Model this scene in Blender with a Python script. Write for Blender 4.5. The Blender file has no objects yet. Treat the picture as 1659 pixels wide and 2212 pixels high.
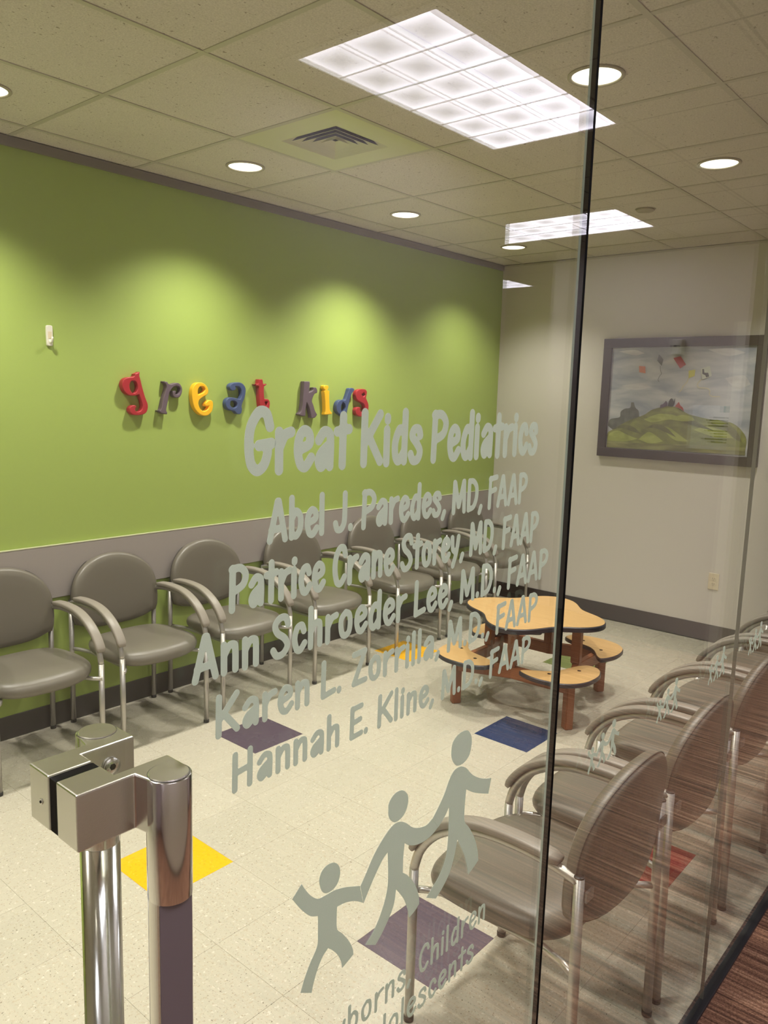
import bpy, bmesh, math, random
from mathutils import Vector, Matrix

# ------------------------------------------------------------------ camera, world, exposure
scn = bpy.context.scene
COL = scn.collection
random.seed(7)
CAM_H = 1.6798
def make_camera():
    cam = bpy.data.cameras.new('camera'); o = bpy.data.objects.new('camera', cam); COL.objects.link(o)
    yaw, pitch, roll = 0.7113, 0.1477, 0.0290
    f = Vector((math.cos(yaw)*math.cos(pitch), math.sin(yaw)*math.cos(pitch), -math.sin(pitch)))
    r = Vector((math.sin(yaw), -math.cos(yaw), 0)); u = r.cross(f)
    r2 = math.cos(roll)*r + math.sin(roll)*u; u2 = -math.sin(roll)*r + math.cos(roll)*u
    m = Matrix((( r2.x, u2.x, -f.x, 0), (r2.y, u2.y, -f.y, 0), (r2.z, u2.z, -f.z, CAM_H), (0,0,0,1)))
    o.matrix_world = m
    cam.sensor_fit = 'VERTICAL'; cam.sensor_height = 24.0; cam.sensor_width = 18.0
    cam.lens = 24.0*1698.41/2212.0
    cam.clip_start = 0.02; cam.clip_end = 60
    scn.camera = o
make_camera()
w = bpy.data.worlds.new('world'); scn.world = w; w.use_nodes = True
w.node_tree.nodes['Background'].inputs[0].default_value = (0.9, 0.8, 0.65, 1)
w.node_tree.nodes['Background'].inputs[1].default_value = 0.02
vs = scn.view_settings
vs.view_transform = 'Standard'; vs.look = 'None'; vs.gamma = 1.0; vs.use_curve_mapping = False
vs.exposure = 0.0
cy = scn.cycles
cy.max_bounces = 10; cy.diffuse_bounces = 5; cy.glossy_bounces = 5; cy.transparent_max_bounces = 24
cy.caustics_reflective = False; cy.caustics_refractive = False
cy.sample_clamp_indirect = 20

WARM = (1.0, 0.925, 0.84)
DOWN_W = 140.0        # watts of each recessed room lamp
TROFFER = 9.5        # radiance of the corridor fluorescent panels
COOL = (0.98, 0.93, 1.06)

HC = 2.7506                     # ceiling height
XB, YG, YGL = 5.66, 3.66, 0.60  # back wall, green wall, glass plane
XL0 = -2.8                      # near end of the room
T, GX, GY = 0.6096, 1.6504, 2.2455   # ceiling module and one grid crossing
F, OX, OY = 0.3048, 2.2612, 3.0071   # floor tile and one tile corner

# ------------------------------------------------------------------ materials
def nodes(name):
    m = bpy.data.materials.new(name); m.use_nodes = True
    nt = m.node_tree
    return m, nt, nt.nodes['Principled BSDF']
def N(nt, typ, **kw):
    n = nt.nodes.new(typ)
    for k, v in kw.items():
        if k in n.inputs: n.inputs[k].default_value = v
        else: setattr(n, k, v)
    return n
def c4(c): return (c[0], c[1], c[2], 1)
def simple(name, col, rough=0.5, metal=0.0, spec=0.5, bump=0.0, bscale=200, var=0.0, vscale=8):
    m, nt, b = nodes(name)
    b.inputs['Base Color'].default_value = c4(col); b.inputs['Roughness'].default_value = rough
    b.inputs['Metallic'].default_value = metal; b.inputs['Specular IOR Level'].default_value = spec
    tc = N(nt, 'ShaderNodeTexCoord')
    if var:
        n = N(nt, 'ShaderNodeTexNoise', Scale=vscale, Detail=4.0); nt.links.new(tc.outputs['Object'], n.inputs['Vector'])
        mx = N(nt, 'ShaderNodeMixRGB'); mx.inputs[1].default_value = c4([x*(1-var) for x in col]); mx.inputs[2].default_value = c4([x*(1+var) for x in col])
        nt.links.new(n.outputs['Fac'], mx.inputs[0]); nt.links.new(mx.outputs[0], b.inputs['Base Color'])
    if bump:
        n = N(nt, 'ShaderNodeTexNoise', Scale=bscale, Detail=3.0); nt.links.new(tc.outputs['Object'], n.inputs['Vector'])
        bp = N(nt, 'ShaderNodeBump', Strength=bump, Distance=0.002); nt.links.new(n.outputs['Fac'], bp.inputs['Height'])
        nt.links.new(bp.outputs[0], b.inputs['Normal'])
    return m
def emit(name, col, s):
    m = bpy.data.materials.new(name); m.use_nodes = True; nt = m.node_tree; nt.nodes.clear()
    e = N(nt, 'ShaderNodeEmission', Color=c4(col), Strength=s); o = N(nt, 'ShaderNodeOutputMaterial'); nt.links.new(e.outputs[0], o.inputs[0])
    return m
M = {}
M['green'] = simple('green_paint', (0.345, 0.455, 0.105), 0.55, bump=0.12, bscale=160)
M['rail'] = simple('taupe_laminate', (0.34, 0.305, 0.29), 0.45, bump=0.05, bscale=300)
M['rail_edge_highlight'] = simple('rail_edge_highlight', (0.60, 0.62, 0.40), 0.4)  # pale colour paints in the highlight along the rail top
M['beige'] = simple('beige_paint', (0.64, 0.60, 0.545), 0.6, bump=0.1, bscale=160)
M['corr'] = simple('corridor_paint', (0.62, 0.55, 0.53), 0.6, bump=0.08, bscale=160)
M['base'] = simple('charcoal_rubber', (0.050, 0.045, 0.040), 0.35, var=.15)
M['ctrim'] = simple('grey_trim', (0.20, 0.175, 0.155), 0.5)
M['gridbar'] = simple('painted_steel', (0.50, 0.47, 0.40), 0.4)
M['vinyl'] = simple('taupe_vinyl', (0.150, 0.135, 0.108), 0.34, spec=0.5, bump=0.15, bscale=700)
M['silver'] = simple('silver_tube', (0.50, 0.48, 0.45), 0.34, metal=0.75)
M['armpad'] = simple('grey_armrest', (0.27, 0.24, 0.205), 0.4)
M['rubber'] = simple('black_rubber', (0.02, 0.02, 0.02), 0.5)
M['shell'] = simple('dark_seat_shell', (0.06, 0.055, 0.05), 0.5)
M['chrome'] = simple('satin_steel', (0.74, 0.72, 0.69), 0.15, metal=1.0)
M['chrome2'] = simple('brushed_steel', (0.72, 0.70, 0.66), 0.27, metal=1.0, bump=0.03, bscale=900)
M['grip'] = simple('mauve_grip', (0.20, 0.165, 0.175), 0.45)
M['black'] = simple('black_gasket', (0.004, 0.004, 0.004), 0.7, spec=0.05)
M['track'] = simple('dark_track', (0.022, 0.022, 0.028), 0.35)
M['ledge'] = simple('polished_edge_glint', (0.52, 0.60, 0.56), 0.15)  # pale colour paints in the reflection on the glass edge
M['seal'] = simple('silicone_seal', (0.30, 0.28, 0.24), 0.3)
M['red'] = simple('red_paint', (0.40, 0.020, 0.030), 0.45)
M['purple'] = simple('purple_paint', (0.125, 0.090, 0.115), 0.5)
M['yellow'] = simple('yellow_paint', (0.95, 0.52, 0.015), 0.45)
M['blue'] = simple('blue_paint', (0.055, 0.085, 0.20), 0.5)
M['white_plastic'] = simple('white_plastic', (0.80, 0.77, 0.68), 0.35)
M['ivory'] = simple('ivory_plastic', (0.72, 0.62, 0.44), 0.4)
M['slot'] = simple('outlet_slot', (0.18, 0.14, 0.10), 0.6)
M['white_metal_tinted'] = simple('white_metal_tinted', (0.62, 0.62, 0.40), 0.38)  # white metal with the green wall's reflected tint put into its colour
M['void'] = simple('duct_shade', (0.004, 0.004, 0.004), 0.9, spec=0.0)  # near black, paints in the shade inside the diffuser
M['brown'] = simple('brown_lumber', (0.26, 0.085, 0.030), 0.45, var=.25, vscale=14)
M['navy_edge'] = simple('navy_edge', (0.020, 0.020, 0.030), 0.4)
M['frame'] = simple('dark_frame', (0.042, 0.030, 0.032), 0.45)
M['reflector'] = simple('louver_white', (0.85, 0.83, 0.88), 0.25)
M['lens'] = emit('lamp_lens', (1.0, 0.93, 0.74), 3.2)
def mat_panel():
    m = emit('fluorescent_panel', COOL, TROFFER); nt = m.node_tree; e = [n for n in nt.nodes if n.type == 'EMISSION'][0]
    tc = N(nt, 'ShaderNodeTexCoord'); sp = N(nt, 'ShaderNodeSeparateXYZ'); nt.links.new(tc.outputs['Object'], sp.inputs[0])
    def cell(sock, half, n):
        a = N(nt, 'ShaderNodeMath', operation='MULTIPLY_ADD'); a.inputs[1].default_value = n/(2*half); a.inputs[2].default_value = n/2; nt.links.new(sock, a.inputs[0])
        f = N(nt, 'ShaderNodeMath', operation='FRACT'); nt.links.new(a.outputs[0], f.inputs[0])
        b = N(nt, 'ShaderNodeMath', operation='MULTIPLY_ADD'); b.inputs[1].default_value = 2; b.inputs[2].default_value = -1; nt.links.new(f.outputs[0], b.inputs[0])
        c = N(nt, 'ShaderNodeMath', operation='ABSOLUTE'); nt.links.new(b.outputs[0], c.inputs[0]); return c.outputs[0]
    u = cell(sp.outputs[0], .578, 6); v = cell(sp.outputs[1], .270, 3)
    mx = N(nt, 'ShaderNodeMath', operation='MAXIMUM'); nt.links.new(u, mx.inputs[0]); nt.links.new(v, mx.inputs[1])
    pw = N(nt, 'ShaderNodeMath', operation='POWER'); pw.inputs[1].default_value = 1.6; nt.links.new(mx.outputs[0], pw.inputs[0])
    r = N(nt, 'ShaderNodeMapRange'); r.inputs[3].default_value = TROFFER*.42; r.inputs[4].default_value = TROFFER*1.1; nt.links.new(pw.outputs[0], r.inputs[0]); nt.links.new(r.outputs[0], e.inputs['Strength'])
    return m
M['panel'] = mat_panel()
M['ringm'] = simple('downlight_trim', (0.42, 0.38, 0.30), 0.4)

def mat_frost():
    m, nt, b = nodes('frosted_vinyl')
    tc = N(nt, 'ShaderNodeTexCoord'); n = N(nt, 'ShaderNodeTexNoise', Scale=900.0, Detail=2.0); nt.links.new(tc.outputs['Object'], n.inputs['Vector'])
    mx = N(nt, 'ShaderNodeMixRGB'); mx.inputs[1].default_value = (0.71,0.78,0.72,1); mx.inputs[2].default_value = (0.79,0.86,0.80,1)
    nt.links.new(n.outputs['Fac'], mx.inputs[0])
    d = N(nt, 'ShaderNodeBsdfDiffuse'); t = N(nt, 'ShaderNodeBsdfTranslucent'); nt.links.new(mx.outputs[0], d.inputs[0]); nt.links.new(mx.outputs[0], t.inputs[0])
    s = N(nt, 'ShaderNodeMixShader'); s.inputs[0].default_value = 0.5
    nt.links.new(d.outputs[0], s.inputs[1]); nt.links.new(t.outputs[0], s.inputs[2])
    tr = N(nt, 'ShaderNodeBsdfTransparent'); s2 = N(nt, 'ShaderNodeMixShader'); s2.inputs[0].default_value = 0.06
    nt.links.new(s.outputs[0], s2.inputs[1]); nt.links.new(tr.outputs[0], s2.inputs[2])
    nt.links.new(s2.outputs[0], nt.nodes['Material Output'].inputs[0])
    return m
M['frost'] = mat_frost()

def mat_glass():
    m = bpy.data.materials.new('clear_glass'); m.use_nodes = True; nt = m.node_tree; nt.nodes.clear()
    g = N(nt, 'ShaderNodeNewGeometry')
    dt = N(nt, 'ShaderNodeVectorMath', operation='DOT_PRODUCT'); nt.links.new(g.outputs['Normal'], dt.inputs[0]); nt.links.new(g.outputs['Incoming'], dt.inputs[1])
    ab = N(nt, 'ShaderNodeMath', operation='ABSOLUTE'); nt.links.new(dt.outputs['Value'], ab.inputs[0])
    su = N(nt, 'ShaderNodeMath', operation='SUBTRACT'); su.inputs[0].default_value = 1.0; nt.links.new(ab.outputs[0], su.inputs[1])
    po = N(nt, 'ShaderNodeMath', operation='POWER'); po.inputs[1].default_value = 5.0; nt.links.new(su.outputs[0], po.inputs[0])
    ma = N(nt, 'ShaderNodeMath', operation='MULTIPLY_ADD'); ma.inputs[1].default_value = 0.96; ma.inputs[2].default_value = 0.04; nt.links.new(po.outputs[0], ma.inputs[0])
    tr = N(nt, 'ShaderNodeBsdfTransparent'); tr.inputs[0].default_value = (0.955, 0.975, 0.96, 1)
    gl = N(nt, 'ShaderNodeBsdfGlossy'); gl.inputs['Roughness'].default_value = 0.0; gl.inputs[0].default_value = (1,1,1,1)
    mx = N(nt, 'ShaderNodeMixShader'); nt.links.new(ma.outputs[0], mx.inputs[0]); nt.links.new(tr.outputs[0], mx.inputs[1]); nt.links.new(gl.outputs[0], mx.inputs[2])
    o = N(nt, 'ShaderNodeOutputMaterial'); nt.links.new(mx.outputs[0], o.inputs[0])
    return m
M['glass'] = mat_glass()

def mat_vct(name, col, specks, amount=0.5, rough=0.22):
    """vinyl composition tile: base colour, chips of other colours, per tile shift"""
    m, nt, b = nodes(name)
    g = N(nt, 'ShaderNodeNewGeometry'); oi = N(nt, 'ShaderNodeObjectInfo')
    prev = None
    base = N(nt, 'ShaderNodeRGB'); base.outputs[0].default_value = c4(col); prev = base.outputs[0]
    for i, (sc, th, cc, k) in enumerate(specks):
        mp = N(nt, 'ShaderNodeMapping'); mp.inputs['Location'].default_value = (i*3.7, i*1.3, 0); nt.links.new(g.outputs['Position'], mp.inputs[0])
        n = N(nt, 'ShaderNodeTexNoise', Scale=sc, Detail=2.0, Roughness=0.6); nt.links.new(mp.outputs[0], n.inputs['Vector'])
        r = N(nt, 'ShaderNodeMapRange'); r.inputs[1].default_value = th; r.inputs[2].default_value = th+.04; r.inputs[3].default_value = 0; r.inputs[4].default_value = k
        nt.links.new(n.outputs['Fac'], r.inputs[0])
        mx = N(nt, 'ShaderNodeMixRGB'); mx.inputs[2].default_value = c4(cc); nt.links.new(r.outputs[0], mx.inputs[0]); nt.links.new(prev, mx.inputs[1]); prev = mx.outputs[0]
    hv = N(nt, 'ShaderNodeHueSaturation'); nt.links.new(prev, hv.inputs['Color'])
    r = N(nt, 'ShaderNodeMapRange'); r.inputs[3].default_value = 0.975; r.inputs[4].default_value = 1.025; nt.links.new(oi.outputs['Random'], r.inputs[0]); nt.links.new(r.outputs[0], hv.inputs['Value'])
    nt.links.new(hv.outputs[0], b.inputs['Base Color'])
    n = N(nt, 'ShaderNodeTexNoise', Scale=7.0, Detail=3.0); nt.links.new(g.outputs['Position'], n.inputs['Vector'])
    r = N(nt, 'ShaderNodeMapRange'); r.inputs[3].default_value = rough-.06; r.inputs[4].default_value = rough+.16; nt.links.new(n.outputs['Fac'], r.inputs[0]); nt.links.new(r.outputs[0], b.inputs['Roughness'])
    b.inputs['Specular IOR Level'].default_value = 0.4
    return m
M['vct'] = mat_vct('cream_vct', (0.46,0.425,0.345), [(95,.60,(.40,.33,.24),.6),(150,.645,(.10,.08,.06),.85),(70,.63,(.66,.61,.53),.6)])
M['vct_purple'] = mat_vct('purple_vct', (0.084,0.061,0.088), [(90,.62,(.05,.035,.05),.7),(120,.67,(.30,.25,.28),.6)])
M['vct_yellow'] = mat_vct('yellow_vct', (0.80,0.42,0.010), [(90,.60,(.62,.28,.01),.6),(110,.66,(.95,.66,.15),.7)])
M['vct_blue'] = mat_vct('blue_vct', (0.015,0.038,0.105), [(90,.62,(.010,.022,.07),.6),(120,.67,(.05,.09,.2),.6)])
M['vct_green'] = mat_vct('green_vct', (0.115,0.155,0.035), [(90,.62,(.07,.1,.02),.5)])
M['vct_red'] = mat_vct('red_vct', (0.30,0.016,0.020), [(90,.62,(.2,.01,.01),.6)])
M['seam'] = simple('tile_seam', (0.42, 0.37, 0.30), 0.7)

def mat_ceiling(name='ceiling_board', col=(0.68,0.63,0.57)):
    m, nt, b = nodes(name)
    g = N(nt, 'ShaderNodeNewGeometry')
    n1 = N(nt, 'ShaderNodeTexNoise', Scale=170.0, Detail=3.0, Roughness=0.7); nt.links.new(g.outputs['Position'], n1.inputs['Vector'])
    r1 = N(nt, 'ShaderNodeMapRange'); r1.inputs[1].default_value=.3; r1.inputs[2].default_value=.7; nt.links.new(n1.outputs['Fac'], r1.inputs[0])
    m1 = N(nt, 'ShaderNodeMixRGB'); m1.inputs[1].default_value = c4([x*.82 for x in col]); m1.inputs[2].default_value = c4([x*1.12 for x in col]); nt.links.new(r1.outputs[0], m1.inputs[0])
    n2 = N(nt, 'ShaderNodeTexNoise', Scale=75.0, Detail=3.0); nt.links.new(g.outputs['Position'], n2.inputs['Vector'])
    r2 = N(nt, 'ShaderNodeMapRange'); r2.inputs[1].default_value=.67; r2.inputs[2].default_value=.71; r2.inputs[4].default_value=.75; nt.links.new(n2.outputs['Fac'], r2.inputs[0])
    m2 = N(nt, 'ShaderNodeMixRGB'); m2.inputs[2].default_value=(.22,.18,.14,1); nt.links.new(r2.outputs[0], m2.inputs[0]); nt.links.new(m1.outputs[0], m2.inputs[1])
    n3 = N(nt, 'ShaderNodeTexNoise', Scale=2.6, Detail=3.0); nt.links.new(g.outputs['Position'], n3.inputs['Vector'])
    hv = N(nt, 'ShaderNodeHueSaturation'); nt.links.new(m2.outputs[0], hv.inputs['Color'])
    r3 = N(nt, 'ShaderNodeMapRange'); r3.inputs[3].default_value=.93; r3.inputs[4].default_value=1.06; nt.links.new(n3.outputs['Fac'], r3.inputs[0]); nt.links.new(r3.outputs[0], hv.inputs['Value'])
    nt.links.new(hv.outputs[0], b.inputs['Base Color']); b.inputs['Roughness'].default_value = .9; b.inputs['Specular IOR Level'].default_value = .1
    bp = N(nt, 'ShaderNodeBump', Strength=.5, Distance=.003); nt.links.new(n1.outputs['Fac'], bp.inputs['Height']); nt.links.new(bp.outputs[0], b.inputs['Normal'])
    return m
M['board'] = mat_ceiling()

def mat_carpet():
    m, nt, b = nodes('striped_carpet')
    g = N(nt, 'ShaderNodeNewGeometry')
    def ns(sx, sy, det, loc=0):
        mp = N(nt, 'ShaderNodeMapping'); mp.inputs['Scale'].default_value = (sx, sy, 1); mp.inputs['Location'].default_value = (loc, loc, 0); nt.links.new(g.outputs['Position'], mp.inputs[0])
        n = N(nt, 'ShaderNodeTexNoise', Scale=1.0, Detail=det, Roughness=.6); nt.links.new(mp.outputs[0], n.inputs['Vector']); return n
    a = ns(70, 1.6, 3); fz = ns(240, 160, 2, 3)
    cr = N(nt, 'ShaderNodeValToRGB'); e = cr.color_ramp.elements
    e[0].position = .30; e[0].color = (.055,.034,.030,1); e[1].position = .72; e[1].color = (.66,.42,.29,1)
    x = e.new(.44); x.color = (.22,.115,.078,1); x = e.new(.55); x.color = (.37,.195,.125,1)
    nt.links.new(a.outputs['Fac'], cr.inputs[0])
    hv = N(nt, 'ShaderNodeHueSaturation'); nt.links.new(cr.outputs[0], hv.inputs['Color'])
    r = N(nt, 'ShaderNodeMapRange'); r.inputs[1].default_value=.3; r.inputs[2].default_value=.7; r.inputs[3].default_value=.55; r.inputs[4].default_value=1.4; nt.links.new(fz.outputs['Fac'], r.inputs[0]); nt.links.new(r.outputs[0], hv.inputs['Value'])
    nt.links.new(hv.outputs[0], b.inputs['Base Color']); b.inputs['Roughness'].default_value = .95; b.inputs['Specular IOR Level'].default_value = .1
    bp = N(nt, 'ShaderNodeBump', Strength=.6, Distance=.004); nt.links.new(fz.outputs['Fac'], bp.inputs['Height']); nt.links.new(bp.outputs[0], b.inputs['Normal'])
    return m
M['carpet'] = mat_carpet()

def mat_maple():
    m, nt, b = nodes('maple_laminate')
    tc = N(nt, 'ShaderNodeTexCoord'); mp = N(nt, 'ShaderNodeMapping'); mp.inputs['Scale'].default_value = (22, 3.0, 3.0); nt.links.new(tc.outputs['Object'], mp.inputs[0])
    n = N(nt, 'ShaderNodeTexNoise', Scale=2.0, Detail=5.0, Roughness=.55); nt.links.new(mp.outputs[0], n.inputs['Vector'])
    mx = N(nt, 'ShaderNodeMixRGB'); mx.inputs[1].default_value=(.43,.255,.098,1); mx.inputs[2].default_value=(.57,.36,.152,1); nt.links.new(n.outputs['Fac'], mx.inputs[0])
    nt.links.new(mx.outputs[0], b.inputs['Base Color']); b.inputs['Roughness'].default_value=.38
    return m
M['maple'] = mat_maple()

def mat_paint(name, c1, c2, sx, sy):
    m, nt, b = nodes(name)
    g = N(nt, 'ShaderNodeNewGeometry'); mp = N(nt, 'ShaderNodeMapping'); mp.inputs['Scale'].default_value=(1,sx,sy); nt.links.new(g.outputs['Position'], mp.inputs[0])
    n = N(nt, 'ShaderNodeTexNoise', Scale=3.0, Detail=5.0, Distortion=.6); nt.links.new(mp.outputs[0], n.inputs['Vector'])
    r = N(nt, 'ShaderNodeMapRange'); r.inputs[1].default_value=.33; r.inputs[2].default_value=.67; nt.links.new(n.outputs['Fac'], r.inputs[0])
    mx = N(nt, 'ShaderNodeMixRGB'); mx.inputs[1].default_value=c4(c1); mx.inputs[2].default_value=c4(c2); nt.links.new(r.outputs[0], mx.inputs[0])
    nt.links.new(mx.outputs[0], b.inputs['Base Color']); b.inputs['Roughness'].default_value=.5
    return m
M['p_sky'] = mat_paint('painted_sky', (.27,.30,.37), (.56,.56,.58), 1.2, 4.0)
M['p_hill'] = mat_paint('painted_hill', (.12,.13,.045), (.27,.29,.08), 3.0, 5.0)
M['p_ridge'] = mat_paint('painted_ridge', (.26,.29,.06), (.42,.46,.13), 3.0, 5.0)
M['p_rock'] = mat_paint('painted_rock', (.07,.075,.07), (.15,.16,.14), 5.0, 5.0)
M['p_shade'] = mat_paint('painted_shade', (.09,.095,.04), (.16,.165,.06), 5.0, 6.0)
M['p_cloud'] = mat_paint('painted_cloud', (.45,.44,.46), (.60,.60,.61), 2.0, 6.0)
M['p_base'] = mat_paint('painted_meadow', (.13,.13,.05), (.30,.30,.12), 2.0, 12.0)
for k, c in dict(k_orange=(.60,.18,.05), k_dark=(.10,.11,.11), k_red=(.42,.05,.05), k_yellow=(.55,.52,.06), k_white=(.55,.58,.50), ink=(.045,.05,.055), kid_red=(.38,.06,.05), kid_violet=(.10,.07,.12), paper=(.80,.82,.84), teal=(.12,.28,.32), k_gold=(.75,.62,.2)).items():
    M[k] = simple('paint_'+k, c, .5)

# ------------------------------------------------------------------ mesh helpers
def new_obj(name, me, mat=None, parent=None):
    if mat is not None:
        me.materials.clear(); me.materials.append(mat)
    o = bpy.data.objects.new(name, me); COL.objects.link(o)
    if parent is not None: o.parent = parent
    return o
def bm_obj(name, bm, mat, parent=None, smooth=False):
    me = bpy.data.meshes.new(name); bmesh.ops.recalc_face_normals(bm, faces=bm.faces); bm.to_mesh(me); bm.free()
    if smooth:
        for p in me.polygons: p.use_smooth = True
    return new_obj(name, me, mat, parent)
def empty(name, loc=(0,0,0), rz=0, parent=None):
    o = bpy.data.objects.new(name, None); COL.objects.link(o); o.location = loc; o.rotation_euler = (0,0,rz); o.empty_display_size = .05
    if parent is not None: o.parent = parent
    return o
def tag(o, label=None, cat=None, group=None, kind=None):
    if label: o['label'] = label
    if cat: o['category'] = cat
    if group: o['group'] = group
    if kind: o['kind'] = kind
    return o
def box(bm, x0, x1, y0, y1, z0, z1):
    v = [bm.verts.new(p) for p in ((x0,y0,z0),(x1,y0,z0),(x1,y1,z0),(x0,y1,z0),(x0,y0,z1),(x1,y0,z1),(x1,y1,z1),(x0,y1,z1))]
    for f in ((0,3,2,1),(4,5,6,7),(0,1,5,4),(1,2,6,5),(2,3,7,6),(3,0,4,7)): bm.faces.new([v[i] for i in f])
    return v
def box_obj(name, b, mat, parent=None, bevel=0.0, seg=2):
    bm = bmesh.new(); box(bm, *b)
    if bevel: bmesh.ops.bevel(bm, geom=bm.edges[:], offset=bevel, segments=seg, affect='EDGES', profile=.5)
    return bm_obj(name, bm, mat, parent, smooth=False)
def struct(name, b, mat, bevel=0.0):
    return tag(box_obj(name, b, mat, None, bevel), kind='structure')
def catmull(pts, closed=True, n=5, corner=50):
    P = [Vector(p) for p in pts]; L = len(P); out = []
    def is_corner(i):
        if not closed and i in (0, L-1): return True
        a = P[i]-P[i-1]; b = P[(i+1)%L]-P[i]
        if a.length < 1e-9 or b.length < 1e-9: return True
        return math.degrees(a.angle(b)) > corner
    cr = [is_corner(i) for i in range(L)]
    for i in range(L if closed else L-1):
        p1, p2 = P[i], P[(i+1)%L]
        p0 = P[i-1] if (closed or i > 0) else p1; p3 = P[(i+2)%L] if (closed or i+2 < L) else p2
        t1 = (p2-p1)*.5 if cr[i] else (p2-p0)*.5
        t2 = (p2-p1)*.5 if cr[(i+1)%L] else (p3-p1)*.5
        l = (p2-p1).length
        for t in (t1, t2):
            if t.length > l: t *= l/t.length
        for k in range(n):
            s = k/n; h1 = 2*s**3-3*s*s+1; h2 = -2*s**3+3*s*s; h3 = s**3-2*s*s+s; h4 = s**3-s*s
            out.append(p1*h1+p2*h2+t1*h3+t2*h4)
    if not closed: out.append(P[-1].copy())
    return out
def outline_mesh(name, loops, depth, bevel=0.0, res=2):
    """filled 2D outlines (with holes) with thickness 'depth' along local z, as a mesh"""
    cu = bpy.data.curves.new(name, 'CURVE'); cu.dimensions = '2D'; cu.fill_mode = 'BOTH'
    for lp in loops:
        sp = cu.splines.new('POLY'); sp.points.add(len(lp)-1)
        for i, p in enumerate(lp): sp.points[i].co = (p[0], p[1], 0, 1)
        sp.use_cyclic_u = True
    cu.extrude = max(depth/2-bevel, 0); cu.bevel_depth = bevel; cu.bevel_resolution = res; cu.offset = -bevel*2.0
    o = bpy.data.objects.new(name, cu); COL.objects.link(o)
    bpy.context.view_layer.update()
    dg = bpy.context.evaluated_depsgraph_get()
    me = bpy.data.meshes.new_from_object(o.evaluated_get(dg)); me.name = name
    bpy.data.objects.remove(o); bpy.data.curves.remove(cu)
    return me
def frames(path):
    P = [Vector(p) for p in path]; T_ = []
    for i in range(len(P)):
        a = P[max(i-1,0)]; b = P[min(i+1,len(P)-1)]; T_.append((b-a).normalized())
    n = T_[0].orthogonal().normalized(); fr = []
    for t in T_:
        n = (n - t*n.dot(t)).normalized(); fr.append((n.copy(), t.cross(n)))
    return P, fr
def tube(bm, path, r, seg=12, r_end=None):
    P, fr = frames(path); rings = []
    for i, (p, (n, b)) in enumerate(zip(P, fr)):
        rr = r if r_end is None else r+(r_end-r)*i/(len(P)-1)
        rings.append([bm.verts.new(p + n*(rr*math.cos(2*math.pi*k/seg)) + b*(rr*math.sin(2*math.pi*k/seg))) for k in range(seg)])
    for a, c in zip(rings, rings[1:]):
        for k in range(seg): bm.faces.new((a[k], a[(k+1)%seg], c[(k+1)%seg], c[k]))
    bm.faces.new(rings[0][::-1]); bm.faces.new(rings[-1])
def sweep_rect(bm, path, w, h, off):
    """rounded bar: width w along local x, height h, raised by off from a path in the yz plane (x constant)"""
    P = [Vector(p) for p in path]; rings = []; n = len(P)
    prof = []
    for cx, cz, a0 in ((w/2-.007,h/2-.007,0),(-w/2+.007,h/2-.007,90),(-w/2+.007,-h/2+.004,180),(w/2-.007,-h/2+.004,270)):
        for k in range(3):
            a = math.radians(a0+45*k); prof.append((cx+.007*math.cos(a), cz+.006*math.sin(a)))
    for i, p in enumerate(P):
        t = (P[min(i+1,n-1)]-P[max(i-1,0)]).normalized(); nr = Vector((0,-t.z,t.y))
        if nr.z < 0 and abs(nr.z) > .3: nr = -nr
        s = 1.0
        if i in (0, n-1): s = .72
        rings.append([bm.verts.new(p + Vector((1,0,0))*(a*s) + nr*(off+b*s)) for a, b in prof])
    for a, c in zip(rings, rings[1:]):
        m = len(a)
        for k in range(m): bm.faces.new((a[k], a[(k+1)%m], c[(k+1)%m], c[k]))
    bm.faces.new(rings[0][::-1]); bm.faces.new(rings[-1])
def loft(bm, rings, cap=True):
    V = [[bm.verts.new(p) for p in r] for r in rings]; m = len(V[0])
    for a, c in zip(V, V[1:]):
        for k in range(m): bm.faces.new((a[k], a[(k+1)%m], c[(k+1)%m], c[k]))
    if cap: bm.faces.new(V[0][::-1]); bm.faces.new(V[-1])
    return V
def lathe(bm, prof, seg=32, c=(0,0,0), ring=False):
    rings = [[Vector((c[0]+r*math.cos(2*math.pi*k/seg), c[1]+r*math.sin(2*math.pi*k/seg), c[2]+z)) for k in range(seg)] for r, z in prof]
    if ring: loft(bm, rings+[rings[0]], False); bmesh.ops.remove_doubles(bm, verts=bm.verts, dist=1e-7)
    else: loft(bm, rings)
def copy_tree(o, parent=None):
    c = o.copy(); COL.objects.link(c); c.parent = parent
    for ch in list(o.children): copy_tree(ch, c)
    return c
# ------------------------------------------------------------------ the setting: floors
floor = struct('floor', (XL0, XB, YGL+.012, YG, -.06, -.0035), M['seam'])
special = {(0,-1):'vct_purple', (3,-4):'vct_blue', (-3,-3):'vct_yellow', (-2,-6):'vct_purple', (7,-3):'vct_green', (5,0):'vct_yellow', (1,-7):'vct_red'}
tile_mesh = {}
def tile_me(w_, d_, mat):
    k = (round(w_,4), round(d_,4), mat)
    if k not in tile_mesh:
        bm = bmesh.new(); g = .00025; box(bm, g, w_-g, g, d_-g, -.0035, 0)
        top = [e for e in bm.edges if all(v.co.z > -.0001 for v in e.verts)]
        bmesh.ops.bevel(bm, geom=top, offset=.0004, segments=1, affect='EDGES')
        me = bpy.data.meshes.new('tile'); bm.to_mesh(me); bm.free(); me.materials.append(M[mat]); tile_mesh[k] = me
    return tile_mesh[k]
y_lo = YGL+.017
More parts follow.
